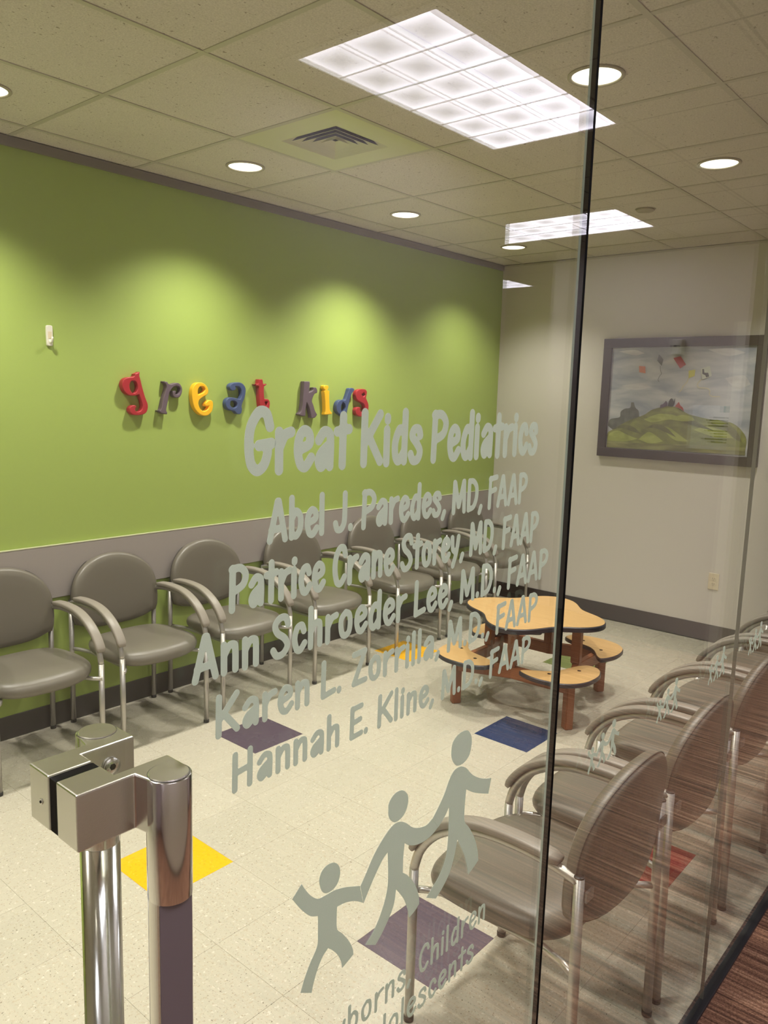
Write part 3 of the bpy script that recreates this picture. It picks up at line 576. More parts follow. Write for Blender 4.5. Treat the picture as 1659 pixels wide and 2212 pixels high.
PAINTING={
'frame':[(2.7208,2.1401),(2.7100,1.2637),(1.5734,1.2764),(1.5820,2.1510)],
'inner':[(2.6528,2.0790),(2.6454,1.3271),(1.6408,1.3465),(1.6318,2.0873)],
'dark_hill':[(2.6455,1.4991),(2.6321,1.5474),(2.5577,1.5663),(2.5523,1.6058),(2.5210,1.6303),(2.4806,1.6394),(2.4754,1.6784),(2.4551,1.6790),(2.4399,1.6407),(2.4138,1.6184),(2.4021,1.5725),(2.3688,1.5584),(2.4866,1.5066),(2.5923,1.4699)],
'hill':[(2.6434,1.3794),(2.6456,1.4433),(2.5929,1.4778),(2.4894,1.5416),(2.3712,1.5891),(2.3108,1.6296),(2.2042,1.6596),(2.1271,1.6507),(2.0486,1.6088),(1.8996,1.5779),(1.7568,1.5623),(1.6835,1.5156),(1.6438,1.4535),(1.6433,1.3893),(2.0290,1.3788),(2.3374,1.3667)],
'ridge1':[(2.6414,1.3875),(2.6322,1.4360),(2.5668,1.4672),(2.4812,1.4363),(2.4057,1.4131),(2.5023,1.3878)],
'ridge2':[(2.3973,1.4097),(2.3295,1.4677),(2.2640,1.4405),(2.2142,1.4051),(2.3069,1.3841)],
'ridge3':[(2.2390,1.5181),(2.1761,1.5060),(2.0957,1.4573),(2.0321,1.4160),(2.1228,1.4181),(2.1960,1.4670)],
'ridge4':[(2.3688,1.5584),(2.2614,1.6009),(2.1530,1.5974),(2.0827,1.5703),(2.1961,1.5618),(2.3034,1.5381)],
'ridge5':[(2.0022,1.4996),(1.9095,1.5262),(1.7934,1.5028),(1.7263,1.4559),(1.8530,1.4560)],
'base':[(2.6432,1.3312),(2.6439,1.3873),(2.3387,1.3821),(2.0302,1.3937),(1.6440,1.3964),(1.6408,1.3465)],
'k_orange':[(2.4355,1.9440),(2.3873,1.9401),(2.3818,1.8908),(2.4303,1.8983)],
'k_dark':[(2.2922,2.0260),(2.2567,1.9884),(2.2661,1.9437),(2.3018,1.9812)],
'k_red':[(2.1865,1.9989),(2.1349,2.0110),(2.0927,1.9528),(2.1314,1.9250)],
'k_yellow':[(2.0705,1.9104),(2.0234,1.9177),(2.0255,1.8740),(2.0661,1.8576)],
'k_white':[(1.9876,1.9250),(1.9280,1.9430),(1.9078,1.8747),(1.9701,1.8490)],
's1':[(1.9764,1.9214),(1.9656,1.9214),(1.9598,1.8961),(1.9346,1.8962),(1.9253,1.8710),(1.9462,1.8637),(1.9510,1.8781),(1.9736,1.8888)],
'kid1':[(2.2553,1.6406),(2.2511,1.6657),(2.2324,1.6738),(2.2149,1.6969),(2.2022,1.6822),(2.2003,1.6597)],
'kid2':[(2.1980,1.6597),(2.1948,1.6861),(2.1817,1.7127),(2.1703,1.7130),(2.1570,1.6909),(2.1497,1.7210),(2.1488,1.6837),(2.1618,1.6571)],
'kid3':[(2.1466,1.6576),(2.1331,1.6767),(2.1193,1.6920),(2.1099,1.6699),(2.0896,1.6519),(2.0799,1.6262),(2.1039,1.6440)],
}

fig_lbl = ['smallest frosted running child, lowest of the three', 'frosted running child in the middle of the three', 'frosted leading child, highest of the three']
for k, (hd, bd) in enumerate(FIGURES):
    o = flat_obj('figure_decal', [catmull(hd, True, 5, 80), catmull(bd, True, 4, 42)], door, M['frost'], y=FILM_Y-.0004*k); o['label'] = fig_lbl[k]
small = None
loops = []
for hd, bd in FIGURES: loops += [catmull(hd, True, 4, 80), catmull(bd, True, 3, 42)]
fx0 = min(p[0] for lp in loops for p in lp); fz0 = min(p[1] for lp in loops for p in lp)
SC = .335
for gi, (hd, bd) in enumerate(FIGURES):
    lps = [[((p[0]-fx0)*SC, (p[1]-fz0)*SC) for p in lp] for lp in (catmull(hd, True, 4, 80), catmull(bd, True, 3, 42))]
    me = outline_mesh('figure_decal', lps, .0003); me.transform(R90); me.materials.append(M['frost'])
    for k in range(4):
        xw = 1.277+.3185*k; pn = win[0] if k < 3 else win[1]
        o = bpy.data.objects.new('figure_decal', me); COL.objects.link(o); o.parent = pn; o.location = (xw-pn.location.x, FILM_Y, .999)

# door pull: a pair of tubes clamped through the glass
pull = empty('pull_handle', (0,0,0), 0, door); pull['label'] = 'polished steel door pull with twin tubes'
dX = door.location.x
def prism(poly, z0, z1, name, mat, parent, bevel=.0015):
    bm = bmesh.new(); a = [bm.verts.new((p[0]-dX, p[1]-YGL, z0)) for p in poly]; b = [bm.verts.new((p[0]-dX, p[1]-YGL, z1)) for p in poly]
    n = len(a)
    for k in range(n): bm.faces.new((a[k], a[(k+1)%n], b[(k+1)%n], b[k]))
    bm.faces.new(a[::-1]); bm.faces.new(b)
    bmesh.ops.recalc_face_normals(bm, faces=bm.faces)
    if bevel:
        es = [e for e in bm.edges if len(e.link_faces) == 2 and e.calc_face_angle(0) > .6]
        bmesh.ops.bevel(bm, geom=es, offset=bevel, segments=2, affect='EDGES', profile=.5)
    return bm_obj(name, bm, mat, parent)
TX, TR = .359, .0192
for s, yc in ((-1, .5415), (1, .6585)):
    g = YGL+s*.0065                                    # face next to the glass
    o_ = YGL+s*.0405                                   # outer face of the block
    poly = [(.286, g), (.286, o_), (.3375, o_)]
    a0 = math.radians(205) if s < 0 else math.radians(155)
    steps = 18; a1 = math.radians(360) if s < 0 else 0
    for k in range(steps+1):
        a = a0 + (a1-a0)*k/steps; poly.append((TX+(TR-.0006)*math.cos(a), yc+(TR-.0006)*math.sin(a)))
    gs = YGL+s*(.025 if s > 0 else .0285); poly += [(TX+TR-.0006, gs), (.3255, gs), (.3255, g)]
    if s > 0: poly = poly[::-1]
    prism(poly, 1.309, 1.3585, 'clamp_block', M['chrome2'], pull)
    bm = bmesh.new(); lathe(bm, [(TR*.90,-.0006),(TR*.90,.0004),(TR*.86,.0011),(.0001,.0012)], 40, (TX-dX, yc-YGL, 1.3583)); bm_obj('end_cap', bm, M['chrome2'], pull)
    bm = bmesh.new(); lathe(bm, [(TR*.905,0),(TR*.905,.0003),(TR*.93,.0003),(TR*.93,0)], 40, (TX-dX, yc-YGL, 1.3584), ring=True); bm_obj('cap_groove', bm, M['shell'], pull)
    bm = bmesh.new(); lathe(bm, [(TR-.0002,1.2475),(TR,1.2480),(TR,1.3575),(TR-.0004,1.3580)], 48, (TX-dX, yc-YGL, 0)); bm_obj('sleeve', bm, M['chrome'], pull, True)
    # tube below the sleeve; the corridor tube has a flat matte grip face
    if s < 0:
        rt = TR-.0004; nv = Vector((-.20, -.98)).normalized(); dc = .0118; ph = math.acos(dc/rt); an = math.atan2(nv.y, nv.x)
        arc = [(TX+rt*math.cos(an+ph+(2*math.pi-2*ph)*k/40), yc+rt*math.sin(an+ph+(2*math.pi-2*ph)*k/40)) for k in range(41)]
        prism(arc, .42, 1.2478, 'tube', M['chrome'], pull, 0)
        tv = Vector((-nv.y, nv.x)); hw = rt*math.sin(ph)-.0002; c0 = Vector((TX, yc))+nv*dc
        q = [c0+tv*hw, c0-tv*hw, c0-tv*hw+nv*.0007, c0+tv*hw+nv*.0007]
        prism([(p.x, p.y) for p in q], .42, 1.2470, 'grip_strip', M['grip'], pull, 0)
    else:
        bm = bmesh.new(); lathe(bm, [(TR-.0010,.42),(TR-.0006,.421),(TR-.0006,1.2476)], 48, (TX-dX, yc-YGL, 0)); bm_obj('tube', bm, M['chrome'], pull, True)
box_obj('gasket', (.2872-dX, .3260-dX, -.00655, .00655, 1.3095, 1.3565), M['black'], pull)
bm = bmesh.new()
lathe(bm, [(.0001,-.003),(.0078,-.003),(.0082,-.002),(.0082,0)], 28)
ob = bm_obj('screw', bm, M['chrome'], pull, True); ob.rotation_euler = (-math.pi/2,0,0); ob.location = (.3535-dX, .0249, 1.3375)
bm = bmesh.new(); lathe(bm, [(.0001,-.0005),(.0032,-.0005),(.0032,0)], 6); o2 = bm_obj('screw_socket', bm, M['black'], ob); o2.location = (0,0,-.0028)
bm = bmesh.new(); lathe(bm, [(.0001,-.0008),(.0026,-.0008),(.0030,0)], 20); o3 = bm_obj('screw', bm, M['chrome'], pull); o3.rotation_euler = (0,math.pi/2,0); o3.location = (.2860-dX, .020, 1.331)
bm = bmesh.new(); lathe(bm, [(.0001,-.0003),(.0013,-.0003),(.0013,0)], 6); o4 = bm_obj('screw_socket', bm, M['black'], o3); o4.location = (0,0,-.0009)
for zz in (.45,):
    for s, yc in ((-1,.5415),(1,.6585)):
        y0, y1 = sorted((s*.0065, yc-YGL))
        box_obj('clamp_block', (.286-dX, TX+.012-dX, y0, y1, zz, zz+.05), M['chrome2'], pull, .002)

# ------------------------------------------------------------------ ceiling fittings
def downlight(i, j, label, power=1.0):
    x, y = GX+i*T, GY+j*T
    t = empty('downlight', (x, y, HC)); tag(t, label, 'downlight', 'round recessed ceiling lamps')
    bm = bmesh.new(); lathe(bm, [(.080,-.0005),(.083,-.0035),(.090,-.0035),(.094,-.0005),(.094,.003),(.080,.003)], 48, ring=True)
    bm_obj('trim_ring', bm, M['ringm'], t, True)
    bm = bmesh.new(); lathe(bm, [(.0001,.0015),(.040,.0018),(.0805,.0020),(.0805,.003)], 48); bm_obj('lens', bm, M['lens'], t, True)
    l = bpy.data.lights.new('lamp', 'SPOT'); l.energy = DOWN_W*power; l.color = WARM; l.spot_size = math.radians(118); l.spot_blend = .88; l.shadow_soft_size = .055
    lo = bpy.data.objects.new('lamp', l); COL.objects.link(lo); lo.parent = t; lo.location = (0,0,-.012)
    return t
downlight(-.5, 1.5, 'round recessed ceiling lamp cut off by the picture edge, above the wall hook')
downlight(1.5, 1.5, 'round recessed ceiling lamp between the air diffuser and the green wall', .92)
downlight(3.5, 1.5, 'round recessed ceiling lamp near the green wall, past the air diffuser', 1.12)
downlight(5.5, 1.5, 'round recessed ceiling lamp in the far corner beside the green wall', .6)
downlight(1.5, -1.5, 'largest round recessed ceiling lamp, crossed by the black glass joint')
downlight(3.5, -1.5, 'round recessed ceiling lamp seen through the fixed glass panel')
downlight(-.5, -1.5, 'round recessed ceiling lamp directly behind the glass door')
downlight(-2.7, 1.5, 'round recessed ceiling lamp by the green wall at the near end of the room')
downlight(-2.7, -1.5, 'round recessed ceiling lamp by the glass at the near end of the room')
downlight(-4.7, 1.5, 'round recessed ceiling lamp by the green wall at the room entrance end')
downlight(-4.7, -1.5, 'round recessed ceiling lamp by the glass at the room entrance end')
downlight(5.5, -1.5, 'round recessed ceiling lamp above the framed painting', .9)

# square air diffuser in one ceiling module
vx, vy = GX+(VENT[0]+.5)*T, GY+(VENT[1]+.5)*T
v = empty('air_diffuser', (vx, vy, HC)); tag(v, 'square white ceiling air diffuser with nested louvers', 'air vent')
def frame_ring(ho, hi, z0, z1, name, mat, parent):
    """square ring sloping from the outer half size ho at z0 to the inner hi at z1"""
    bm = bmesh.new(); t = .0012
    def sq(h, z): return [bm.verts.new((a*h, b*h, z)) for a, b in ((-1,-1),(1,-1),(1,1),(-1,1))]
    A, Bq, C_, D = sq(ho-.0025, z0), sq(hi-t, z1), sq(hi, z1+.0005), sq(ho, z0+.0004)
    for m_, (p, q) in enumerate(((A,Bq),(Bq,C_),(C_,D),(D,A))):
        for k in range(4):
            f = bm.faces.new((p[k], p[(k+1)%4], q[(k+1)%4], q[k])); f.material_index = 1 if m_ in (1, 2) else 0
    idx = [f.material_index for f in bm.faces]; o = bm_obj(name, bm, mat, parent); o.data.materials.append(M['void'])
    for p_, k in zip(o.data.polygons, idx): p_.material_index = k  # upper louver faces go near black, painting in the shade between louvers
    return o
ho = T/2-.0105
bm = bmesh.new()
V = [[bm.verts.new((a*h, b*h, z)) for a, b in ((-1,-1),(1,-1),(1,1),(-1,1))] for h, z in ((ho,.003),(ho,.0006),(ho-.01,0),(.165,0),(.163,.004))]
for p, q in zip(V, V[1:]):
    for k in range(4): bm.faces.new((p[k], p[(k+1)%4], q[(k+1)%4], q[k]))
bm_obj('face_panel', bm, M['white_metal_tinted'], v)
bm = bmesh.new(); box(bm, -.166, .166, -.166, .166, .060, .064); bm_obj('duct_plate', bm, M['void'], v)
bm = bmesh.new()
V = [[bm.verts.new((a*h, b*h, z)) for a, b in ((-1,-1),(1,-1),(1,1),(-1,1))] for h, z in ((.166,.004),(.166,.062))]
for k in range(4): bm.faces.new((V[0][k], V[0][(k+1)%4], V[1][(k+1)%4], V[1][k]))
bm_obj('duct_wall', bm, M['void'], v)
for h in (.1655, .134, .103, .072): frame_ring(h, h-.030, .001, .034, 'louver', M['white_metal_tinted'], v)
bm = bmesh.new()
V = [[bm.verts.new((a*h, b*h, z)) for a, b in ((-1,-1),(1,-1),(1,1),(-1,1))] for h, z in ((.044,.001),(.024,.020))]
for k in range(4): bm.faces.new((V[0][k], V[0][(k+1)%4], V[1][(k+1)%4], V[1][k]))
bm.faces.new(V[1]); bm_obj('louver_core', bm, M['white_metal_tinted'], v)

d = empty('smoke_detector', (4.428, 1.944, HC)); tag(d, 'small flat round grey disc on the ceiling beside the far lamp', 'detector')
bm = bmesh.new(); lathe(bm, [(.050,.0036),(.050,-.004),(.046,-.009),(.0001,-.010)], 36); bm_obj('cover_plate', bm, M['ringm'], d, True)
bm = bmesh.new(); lathe(bm, [(.056,.0036),(.056,.0010),(.0505,.0008),(.0505,.0036)], 36, ring=True); bm_obj('base_ring', bm, M['gridbar'], d, True)

# corridor fluorescent troffers: mirrored in the glass, plus unseen ones added for light
def troffer(cx, cy, along_x, label):
    t = empty('ceiling_light', (cx, cy, HC), 0 if along_x else math.pi/2); tag(t, label, 'ceiling light', 'fluorescent panels of the corridor')
    lx, ly = .578, .270
    bm = bmesh.new(); 
    for b_ in ((-.6,.6,-.297,-ly),(-.6,.6,ly,.297),(-.6,-lx,-ly,ly),(lx,.6,-ly,ly)): box(bm, *b_, -.003, .004)
    bm_obj('frame', bm, M['reflector'], t)
    box_obj('lens_panel', (-lx, lx, -ly, ly, .0005, .0035), M['panel'], t)
    for k in range(1, 3): y = -ly+2*ly*k/3; box_obj('louver_blade', (-lx, lx, y-.0015, y+.0015, -.004, .0004), M['reflector'], t)
    for k in range(1, 6):
        x = -lx+2*lx*k/6
        box_obj('louver_blade', (x-.0015, x+.0015, -ly, ly, -.004, .0003), M['reflector'], t)
    return t
troffer(2.4437, -.5527, True, 'corridor fluorescent panel, largest one mirrored across the glass door')
troffer(2.4437-4*T, -.5527, True, 'unseen added corridor fluorescent panel over the glass door')  # added out of view to put more light on the lettering
troffer(2.4437-8*T, -.5527, True, 'unseen added corridor fluorescent panel before the glass door')  # another unseen panel, added to brighten the corridor
troffer(4.588, -1.46, False, 'lobby fluorescent panel mirrored near the far wall corner')
troffer(6.50, -3.42, False, 'farthest lobby fluorescent panel, a small mirrored wedge')
# notices on the lobby wall, seen mirrored over the painting
s = empty('wall_sign', (5.3, 1.2-1.78, 1.53)); tag(s, 'white notice sheet with dark text lines on lobby wall', 'sign')
box_obj('sheet', (-.006, -.0005, -.128, .128, -.143, .143), M['paper'], s, .001)
box_obj('header', (-.0072, -.0061, .070, .125, .10, .142), M['teal'], s)
rr = random.Random(3)
for k in range(9):
    z = .062-.018*k-(.014 if k > 3 else 0); L_ = rr.uniform(.08, .15); box_obj('text_line', (-.0070, -.0061, .105-L_, .105, z, z+.009), M['ink'], s)
s = empty('wall_dispenser', (5.3, 1.2-2.03, 2.0)); tag(s, 'small white wall unit with dark side above the notice', 'dispenser')
box_obj('housing', (-.05, -.0005, -.035, .035, .0, .10), M['white_plastic'], s, .006)
box_obj('label_patch', (-.052, -.0502, -.022, .022, .045, .06), M['ink'], s)
# ------------------------------------------------------------------ chairs
def chair_proto():
    t = empty('guest_chair')
    # tubular legs and arms: local +y is the front, rear legs at y = 0
    HWb, HWt = .233, .233
    prof = [(.0,.622),(.05,.632),(.12,.640),(.20,.640),(.27,.632),(.33,.612),(.385,.580),(.425,.540),(.450,.497),(.463,.450)]
    prof = [(p.x, p.y) for p in catmull([Vector(q) for q in prof], False, 3, 200)]
    for s in (-1, 1):
        bm = bmesh.new(); tube(bm, [(s*.232,-.010,.006),(s*HWb,0,.632)], .0125, 14)
        lg = bm_obj('leg', bm, M['silver'], t, True)
        bm = bmesh.new(); lathe(bm, [(.0122,0),(.0122,.003),(.009,.005),(.0001,.0055)], 16, (s*HWb,0,.632)); bm_obj('end_plug', bm, M['rubber'], lg)
        bm = bmesh.new(); lathe(bm, [(.0001,0),(.0135,0),(.0140,.004),(.0140,.014),(.0126,.016)], 16, (s*.232,-.010,0)); bm_obj('foot', bm, M['rubber'], lg)
        bm = bmesh.new(); tube(bm, [(s*.232,.464,.006),(s*HWt,.463,.450)], .0125, 14)
        lg = bm_obj('leg', bm, M['silver'], t, True)
        bm = bmesh.new(); lathe(bm, [(.0001,0),(.0135,0),(.0140,.004),(.0140,.014),(.0126,.016)], 16, (s*.232,.464,0)); bm_obj('foot', bm, M['rubber'], lg)
        bm = bmesh.new(); tube(bm, [(s*HWt, a, b) for a, b in prof], .0125, 14); bm_obj('arm_tube', bm, M['silver'], t, True)
        pad = [q for q in prof if q[0] > .042 and q[1] > .485]
        bm = bmesh.new(); sweep_rect(bm, [(s*HWt, a, b) for a, b in pad], .044, .020, .021); bm_obj('armrest', bm, M['armpad'], t, True)
        # seat side rail, bracket to the back
        bm = bmesh.new(); tube(bm, [(s*.232,.474,.385),(s*.205,.440,.383),(s*.185,.40,.382),(s*.185,.10,.382),(s*.205,.04,.384),(s*.232,-.004,.388)], .0095, 10); bm_obj('seat_rail', bm, M['silver'], t, True)
        bm = bmesh.new(); box(bm, min(s*.196,s*.230), max(s*.196,s*.230), -.020, -.014, .575, .600); bm_obj('back_bracket', bm, M['armpad'], t)
    # seat cushion: rounded outline lofted through several levels
    def seat_ring(ins, z, sag=0):
        out = []
        for k in range(64):
            a = 2*math.pi*k/64; c, s_ = math.cos(a), math.sin(a)
            e = 2/4.6
            x = math.copysign(abs(c)**e, c); y = math.copysign(abs(s_)**e, s_)
            hw = .232 - .022*max(0, -y)          # a little narrower at the rear
            bow = .030*(1-x*x) if y > 0 else .012*(1-x*x)
            px = x*(hw-ins); py = .254 + y*(.194-ins) + (bow*y)
            fr = max(0, (py-.36)/.10)
            out.append(Vector((px, py, z - .014*fr*fr - sag)))
        return out
    bm = bmesh.new()
    V = loft(bm, [seat_ring(.030,.398), seat_ring(.006,.402), seat_ring(.0,.414), seat_ring(-.002,.428), seat_ring(.002,.442), seat_ring(.013,.453), seat_ring(.035,.459), seat_ring(.09,.461), seat_ring(.15,.459)])
    bm_obj('seat', bm, M['vinyl'], t, True)
    bm = bmesh.new(); loft(bm, [seat_ring(.055,.388), seat_ring(.030,.392), seat_ring(.026,.399)]); bm_obj('seat_pan', bm, M['shell'], t, True)
    # backrest pad: domed top, bellied lower edge, wrapped about a vertical axis
    def back_outline(ins):
        pts = []
        for k in range(33):
            a = math.pi*k/32; pts.append(((.236-ins)*math.cos(a), .630+(.212-ins)*(math.sin(a)**.86)))
        for x, z in ((-.237,.585),(-.232,.540),(-.222,.512)): pts.append((x+ins, z+ins*.4))
        for k in range(11):
            u = -1+2*k/10; pts.append((u*(.205-ins), .470+.036*u*u*abs(u)+ins))
        for x, z in ((.222,.512),(.232,.540),(.237,.585)): pts.append((x-ins, z+ins*.4))
        return pts
    def back_ring(ins, th):
        return [Vector((x, -.012 + .030*(x/.236)**2 - .085*(z-.62) - .020 + th, z)) for x, z in back_outline(ins)]
    def back_core(ins, k, th):
        return [Vector((x, -.012 + .030*(x/.236)**2 - .085*(z-.62) - .020 + th, z)) for x, z in ((x*k, .64+(z-.64)*k) for x, z in back_outline(ins))]
    bm = bmesh.new()
    V = loft(bm, [back_core(.012,.45,-.001), back_core(.012,.8,-.0006), back_ring(.012,0), back_ring(.003,.005), back_ring(0,.014), back_ring(0,.026), back_ring(.004,.038), back_ring(.014,.046), back_core(.014,.88,.050), back_core(.014,.6,.052), back_core(.014,.3,.053)])
    bm_obj('backrest', bm, M['vinyl'], t, True)
    bm = bmesh.new(); rg = back_ring(-.0012, .010); tube(bm, rg+[rg[0]], .0016, 6); bk = [c for c in t.children if c.name.startswith('backrest')][0]; bm_obj('piping', bm, M['shell'], bk, True)
    return t
proto = chair_proto()
LEFT = [(1.515,'grey vinyl armchair nearest the door along the green wall, cut by the picture edge'),
        (2.085,'grey vinyl armchair below the wall letter g, second along the green wall'),
        (2.655,'grey vinyl armchair third along the green wall, below the wall letters e and a'),
        (3.315,'grey vinyl armchair fourth along the green wall, below the letters k and i'),
        (4.055,'grey vinyl armchair fifth along the green wall, behind the yellow floor tile'),
        (4.615,'grey vinyl armchair sixth along the green wall, one before the corner chair'),
        (5.205,'grey vinyl armchair in the far corner, last along the green wall')]
RIGHT = [(1.752,'nearest grey vinyl armchair with its back to the glass'),
         (2.280,'grey vinyl armchair second from the door with its back to the glass'),
         (2.840,'grey vinyl armchair third from the door with its back to the glass'),
         (3.385,'grey vinyl armchair fourth from the door with its back to the glass'),
         (3.935,'grey vinyl armchair fifth from the door with its back to the glass'),
         (4.490,'farthest grey vinyl armchair of the row backed against the glass')]
first = True
for row, y, rz, grp in ((LEFT, 3.618, math.pi, 'armchairs along the green wall'), (RIGHT, .705, 0, 'armchairs along the glass front')):
    for x, lb in row:
        o = proto if first else copy_tree(proto); first = False
        o.location = (x, y, 0); o.rotation_euler = (0, 0, rz); tag(o, lb, 'chair', grp)

# ------------------------------------------------------------------ children's picnic table
TC = Vector((3.815, 2.155)); TH = math.radians(7.5)
tb = empty('play_table', (TC.x, TC.y, 0)); tag(tb, 'wavy maple children\'s table with four attached kidney seats', 'table')
def slab(name, pts, z0, z1, mat, parent, ins=.003):
    bm = bmesh.new(); n = len(pts); P = [Vector((p[0], p[1])) for p in pts]
    def inset(d):
        o = []
        for i in range(n):
            t = (P[(i+1)%n]-P[i-1]).normalized(); o.append(P[i]+Vector((-t.y, t.x))*d)
        return o
    rings = [[Vector((q.x, q.y, z)) for q in inset(d)] for d, z in ((ins, z0), (0, z0+ins), (0, z1-ins), (ins, z1))]
    loft(bm, rings); return bm_obj(name, bm, mat, parent)
top = []
for k in range(120):
    a = 2*math.pi*k/120; r = .3535+.053*math.cos(4*(a-TH)); top.append((r*math.cos(a), r*math.sin(a)))
edge = slab('edge_band', top, .470, .4985, M['navy_edge'], tb, .004)
slab('tabletop', [(x*.985, y*.985) for x, y in top], .4984, .5005, M['maple'], tb, .0005)
seat0 = [(-.360,-.138),(-.323,-.160),(-.265,-.240),(-.208,-.284),(-.075,-.322),(-.018,-.362),(-.032,-.430),(-.120,-.475),(-.238,-.478),(-.318,-.448),(-.372,-.390),(-.395,-.300),(-.392,-.215)]
seat0 = [(p.x, p.y) for p in catmull([Vector(q) for q in seat0], True, 5, 120)]
if sum(a[0]*b[1]-b[0]*a[1] for a, b in zip(seat0, seat0[1:]+seat0[:1])) < 0: seat0 = seat0[::-1]
cx0 = sum(p[0] for p in seat0)/len(seat0); cy0 = sum(p[1] for p in seat0)/len(seat0)
def rot(p, q):
    for _ in range(q): p = (p[1], -p[0])
    return p
for q in range(4):
    pts = [rot(p, q) for p in seat0]
    st = slab('seat', pts, .255, .2785, M['navy_edge'], tb, .004)
    c = rot((cx0, cy0), q)
    slab('seat_top', [(c[0]+(p[0]-c[0])*.972, c[1]+(p[1]-c[1])*.972) for p in pts], .2784, .2802, M['maple'], st, .0005)
    for b in ((-.29,-.275),(-.135,-.365)):
        b = rot(b, q); bm = bmesh.new(); lathe(bm, [(.0001,.0004),(.010,.0003),(.0105,-.001)], 16, (b[0], b[1], .2804)); bm_obj('bolt_head', bm, M['black'], st)
    lx, ly = rot((-.248,-.372), q)
    ang = math.atan2(ly, lx)
    def rbox(name, cx, cy, w_, d_, z0, z1, a, mat=M['brown']):
        bm = bmesh.new(); box(bm, -w_/2, w_/2, -d_/2, d_/2, z0, z1); bmesh.ops.bevel(bm, geom=bm.edges[:], offset=.004, segments=2, affect='EDGES')
        o = bm_obj(name, bm, mat, tb); o.location = (cx, cy, 0); o.rotation_euler = (0,0,a); return o
    rbox('leg', lx, ly, .048, .044, 0.0, .256, ang)
    pa = math.radians(-172.5) - q*math.pi/2; px, py = .262*math.cos(pa), .262*math.sin(pa)
    rbox('post', px, py, .050, .046, .2545, .471, pa)
    for (ex, ey) in ((lx, ly), rot((-.248,-.372), (q+1)%4)):
        dx, dy = ex-px, ey-py; Lb = math.hypot(dx, dy)
        rbox('beam', px+dx*.5, py+dy*.5, Lb+.03, .036, .188, .2548, math.atan2(dy, dx))

# ------------------------------------------------------------------ things on the green wall
word = dict(g='red wooden letter g, first of the wall letters', r='purple wooden letter r after the red g', e='yellow wooden letter e in the first wall word', a='blue wooden letter a between the yellow e and red t',
            t='red wooden letter t ending the first wall word', k='purple wooden letter k starting the second wall word', i='yellow wooden letter i beside the purple k', d='blue wooden letter d leaning next to the red s', s='red curly wooden letter s, last on the wall')
for ch, colr, outer, hole in WALL_LETTERS:
    xs = [p[0] for p in outer]; zs = [p[1] for p in outer]; cx, cz = (min(xs)+max(xs))/2, min(zs)
    lp = [[(p.x-cx, p.y-cz) for p in catmull([Vector(q) for q in L_], True, 5, 62)] for L_ in (outer, hole) if L_]
    me = outline_mesh('wall_letter', lp, .034, .0035, 2); me.transform(R90)
    o = new_obj('wall_letter', me, M[colr]); o.location = (cx, YG-.0172, cz); tag(o, word[ch], 'letter', 'wooden letters on the green wall')
hk = empty('wall_hook', (1.806, YG, 1.862)); tag(hk, 'small white plastic adhesive hook stuck on green wall', 'hook')
bm = bmesh.new()
prof = catmull([Vector(q) for q in ((-.0135,.004),(-.009,0),(.009,0),(.0135,.004),(.0155,.05),(.0150,.088),(.011,.094),(-.011,.094),(-.0150,.088),(-.0155,.05))], True, 3, 120)
loft(bm, [[Vector((p.x, -.0005, p.y)) for p in prof], [Vector((p.x, -.008, p.y)) for p in prof], [Vector((p.x*.86, -.011, .047+(p.y-.047)*.95)) for p in prof]]); bm_obj('base_plate', bm, M['white_plastic'], hk)
bm = bmesh.new(); tube(bm, [(0,-.010,.026),(0,-.016,.018),(0,-.024,.016),(0,-.031,.022),(0,-.034,.034),(0,-.035,.042)], .0060, 10, .0045); bm_obj('hook_arm', bm, M['white_plastic'], hk, True)
box_obj('recess_panel', (-.0085, .0085, -.0125, -.0108, .034, .066), M['ivory'], hk, .0005)

# ------------------------------------------------------------------ framed painting and outlet on the back wall
RW = Matrix(((0,0,-1,0),(-1,0,0,0),(0,1,0,0),(0,0,0,1)))      # local x -> -Y, local y -> Z, local z -> -X
PX, PY, PZ = XB-.0005, 2.15, 1.27
pc = empty('framed_painting', (PX, PY, PZ)); tag(pc, 'dark framed painting of children flying kites over green hills', 'painting')
def wall_flat(name, pts, x_front, depth, mat, parent, smooth=False):
    P = catmull([Vector(q) for q in pts], True, 4, 70) if smooth else pts
    me = outline_mesh(name, [[(-(p[0]-PY), p[1]-PZ) for p in P]], depth); me.transform(RW); me.transform(Matrix.Translation((-(x_front-depth/2), 0, 0)))
    return new_obj(name, me, mat, parent)
y_l, y_r, z_b, z_t, fw = 2.716, 1.560, 1.268, 2.143, .066
for nm, b in (('frame_rail',(-.034,0,y_r-PY,y_l-PY,z_t-fw-PZ,z_t-PZ)),('frame_rail',(-.034,0,y_r-PY,y_l-PY,z_b-PZ,z_b+fw-PZ)),('frame_stile',(-.034,0,y_l-fw-PY,y_l-PY,z_b+fw-PZ,z_t-fw-PZ)),('frame_stile',(-.034,0,y_r-PY,y_r+fw-PY,z_b+fw-PZ,z_t-fw-PZ))):
    box_obj(nm, b, M['frame'], pc, .003)
cv = box_obj('canvas', (-.018, -.002, y_r+fw-PY, y_l-fw-PY, z_b+fw-PZ, z_t-fw-PZ), M['p_sky'], pc)
lay = .0182
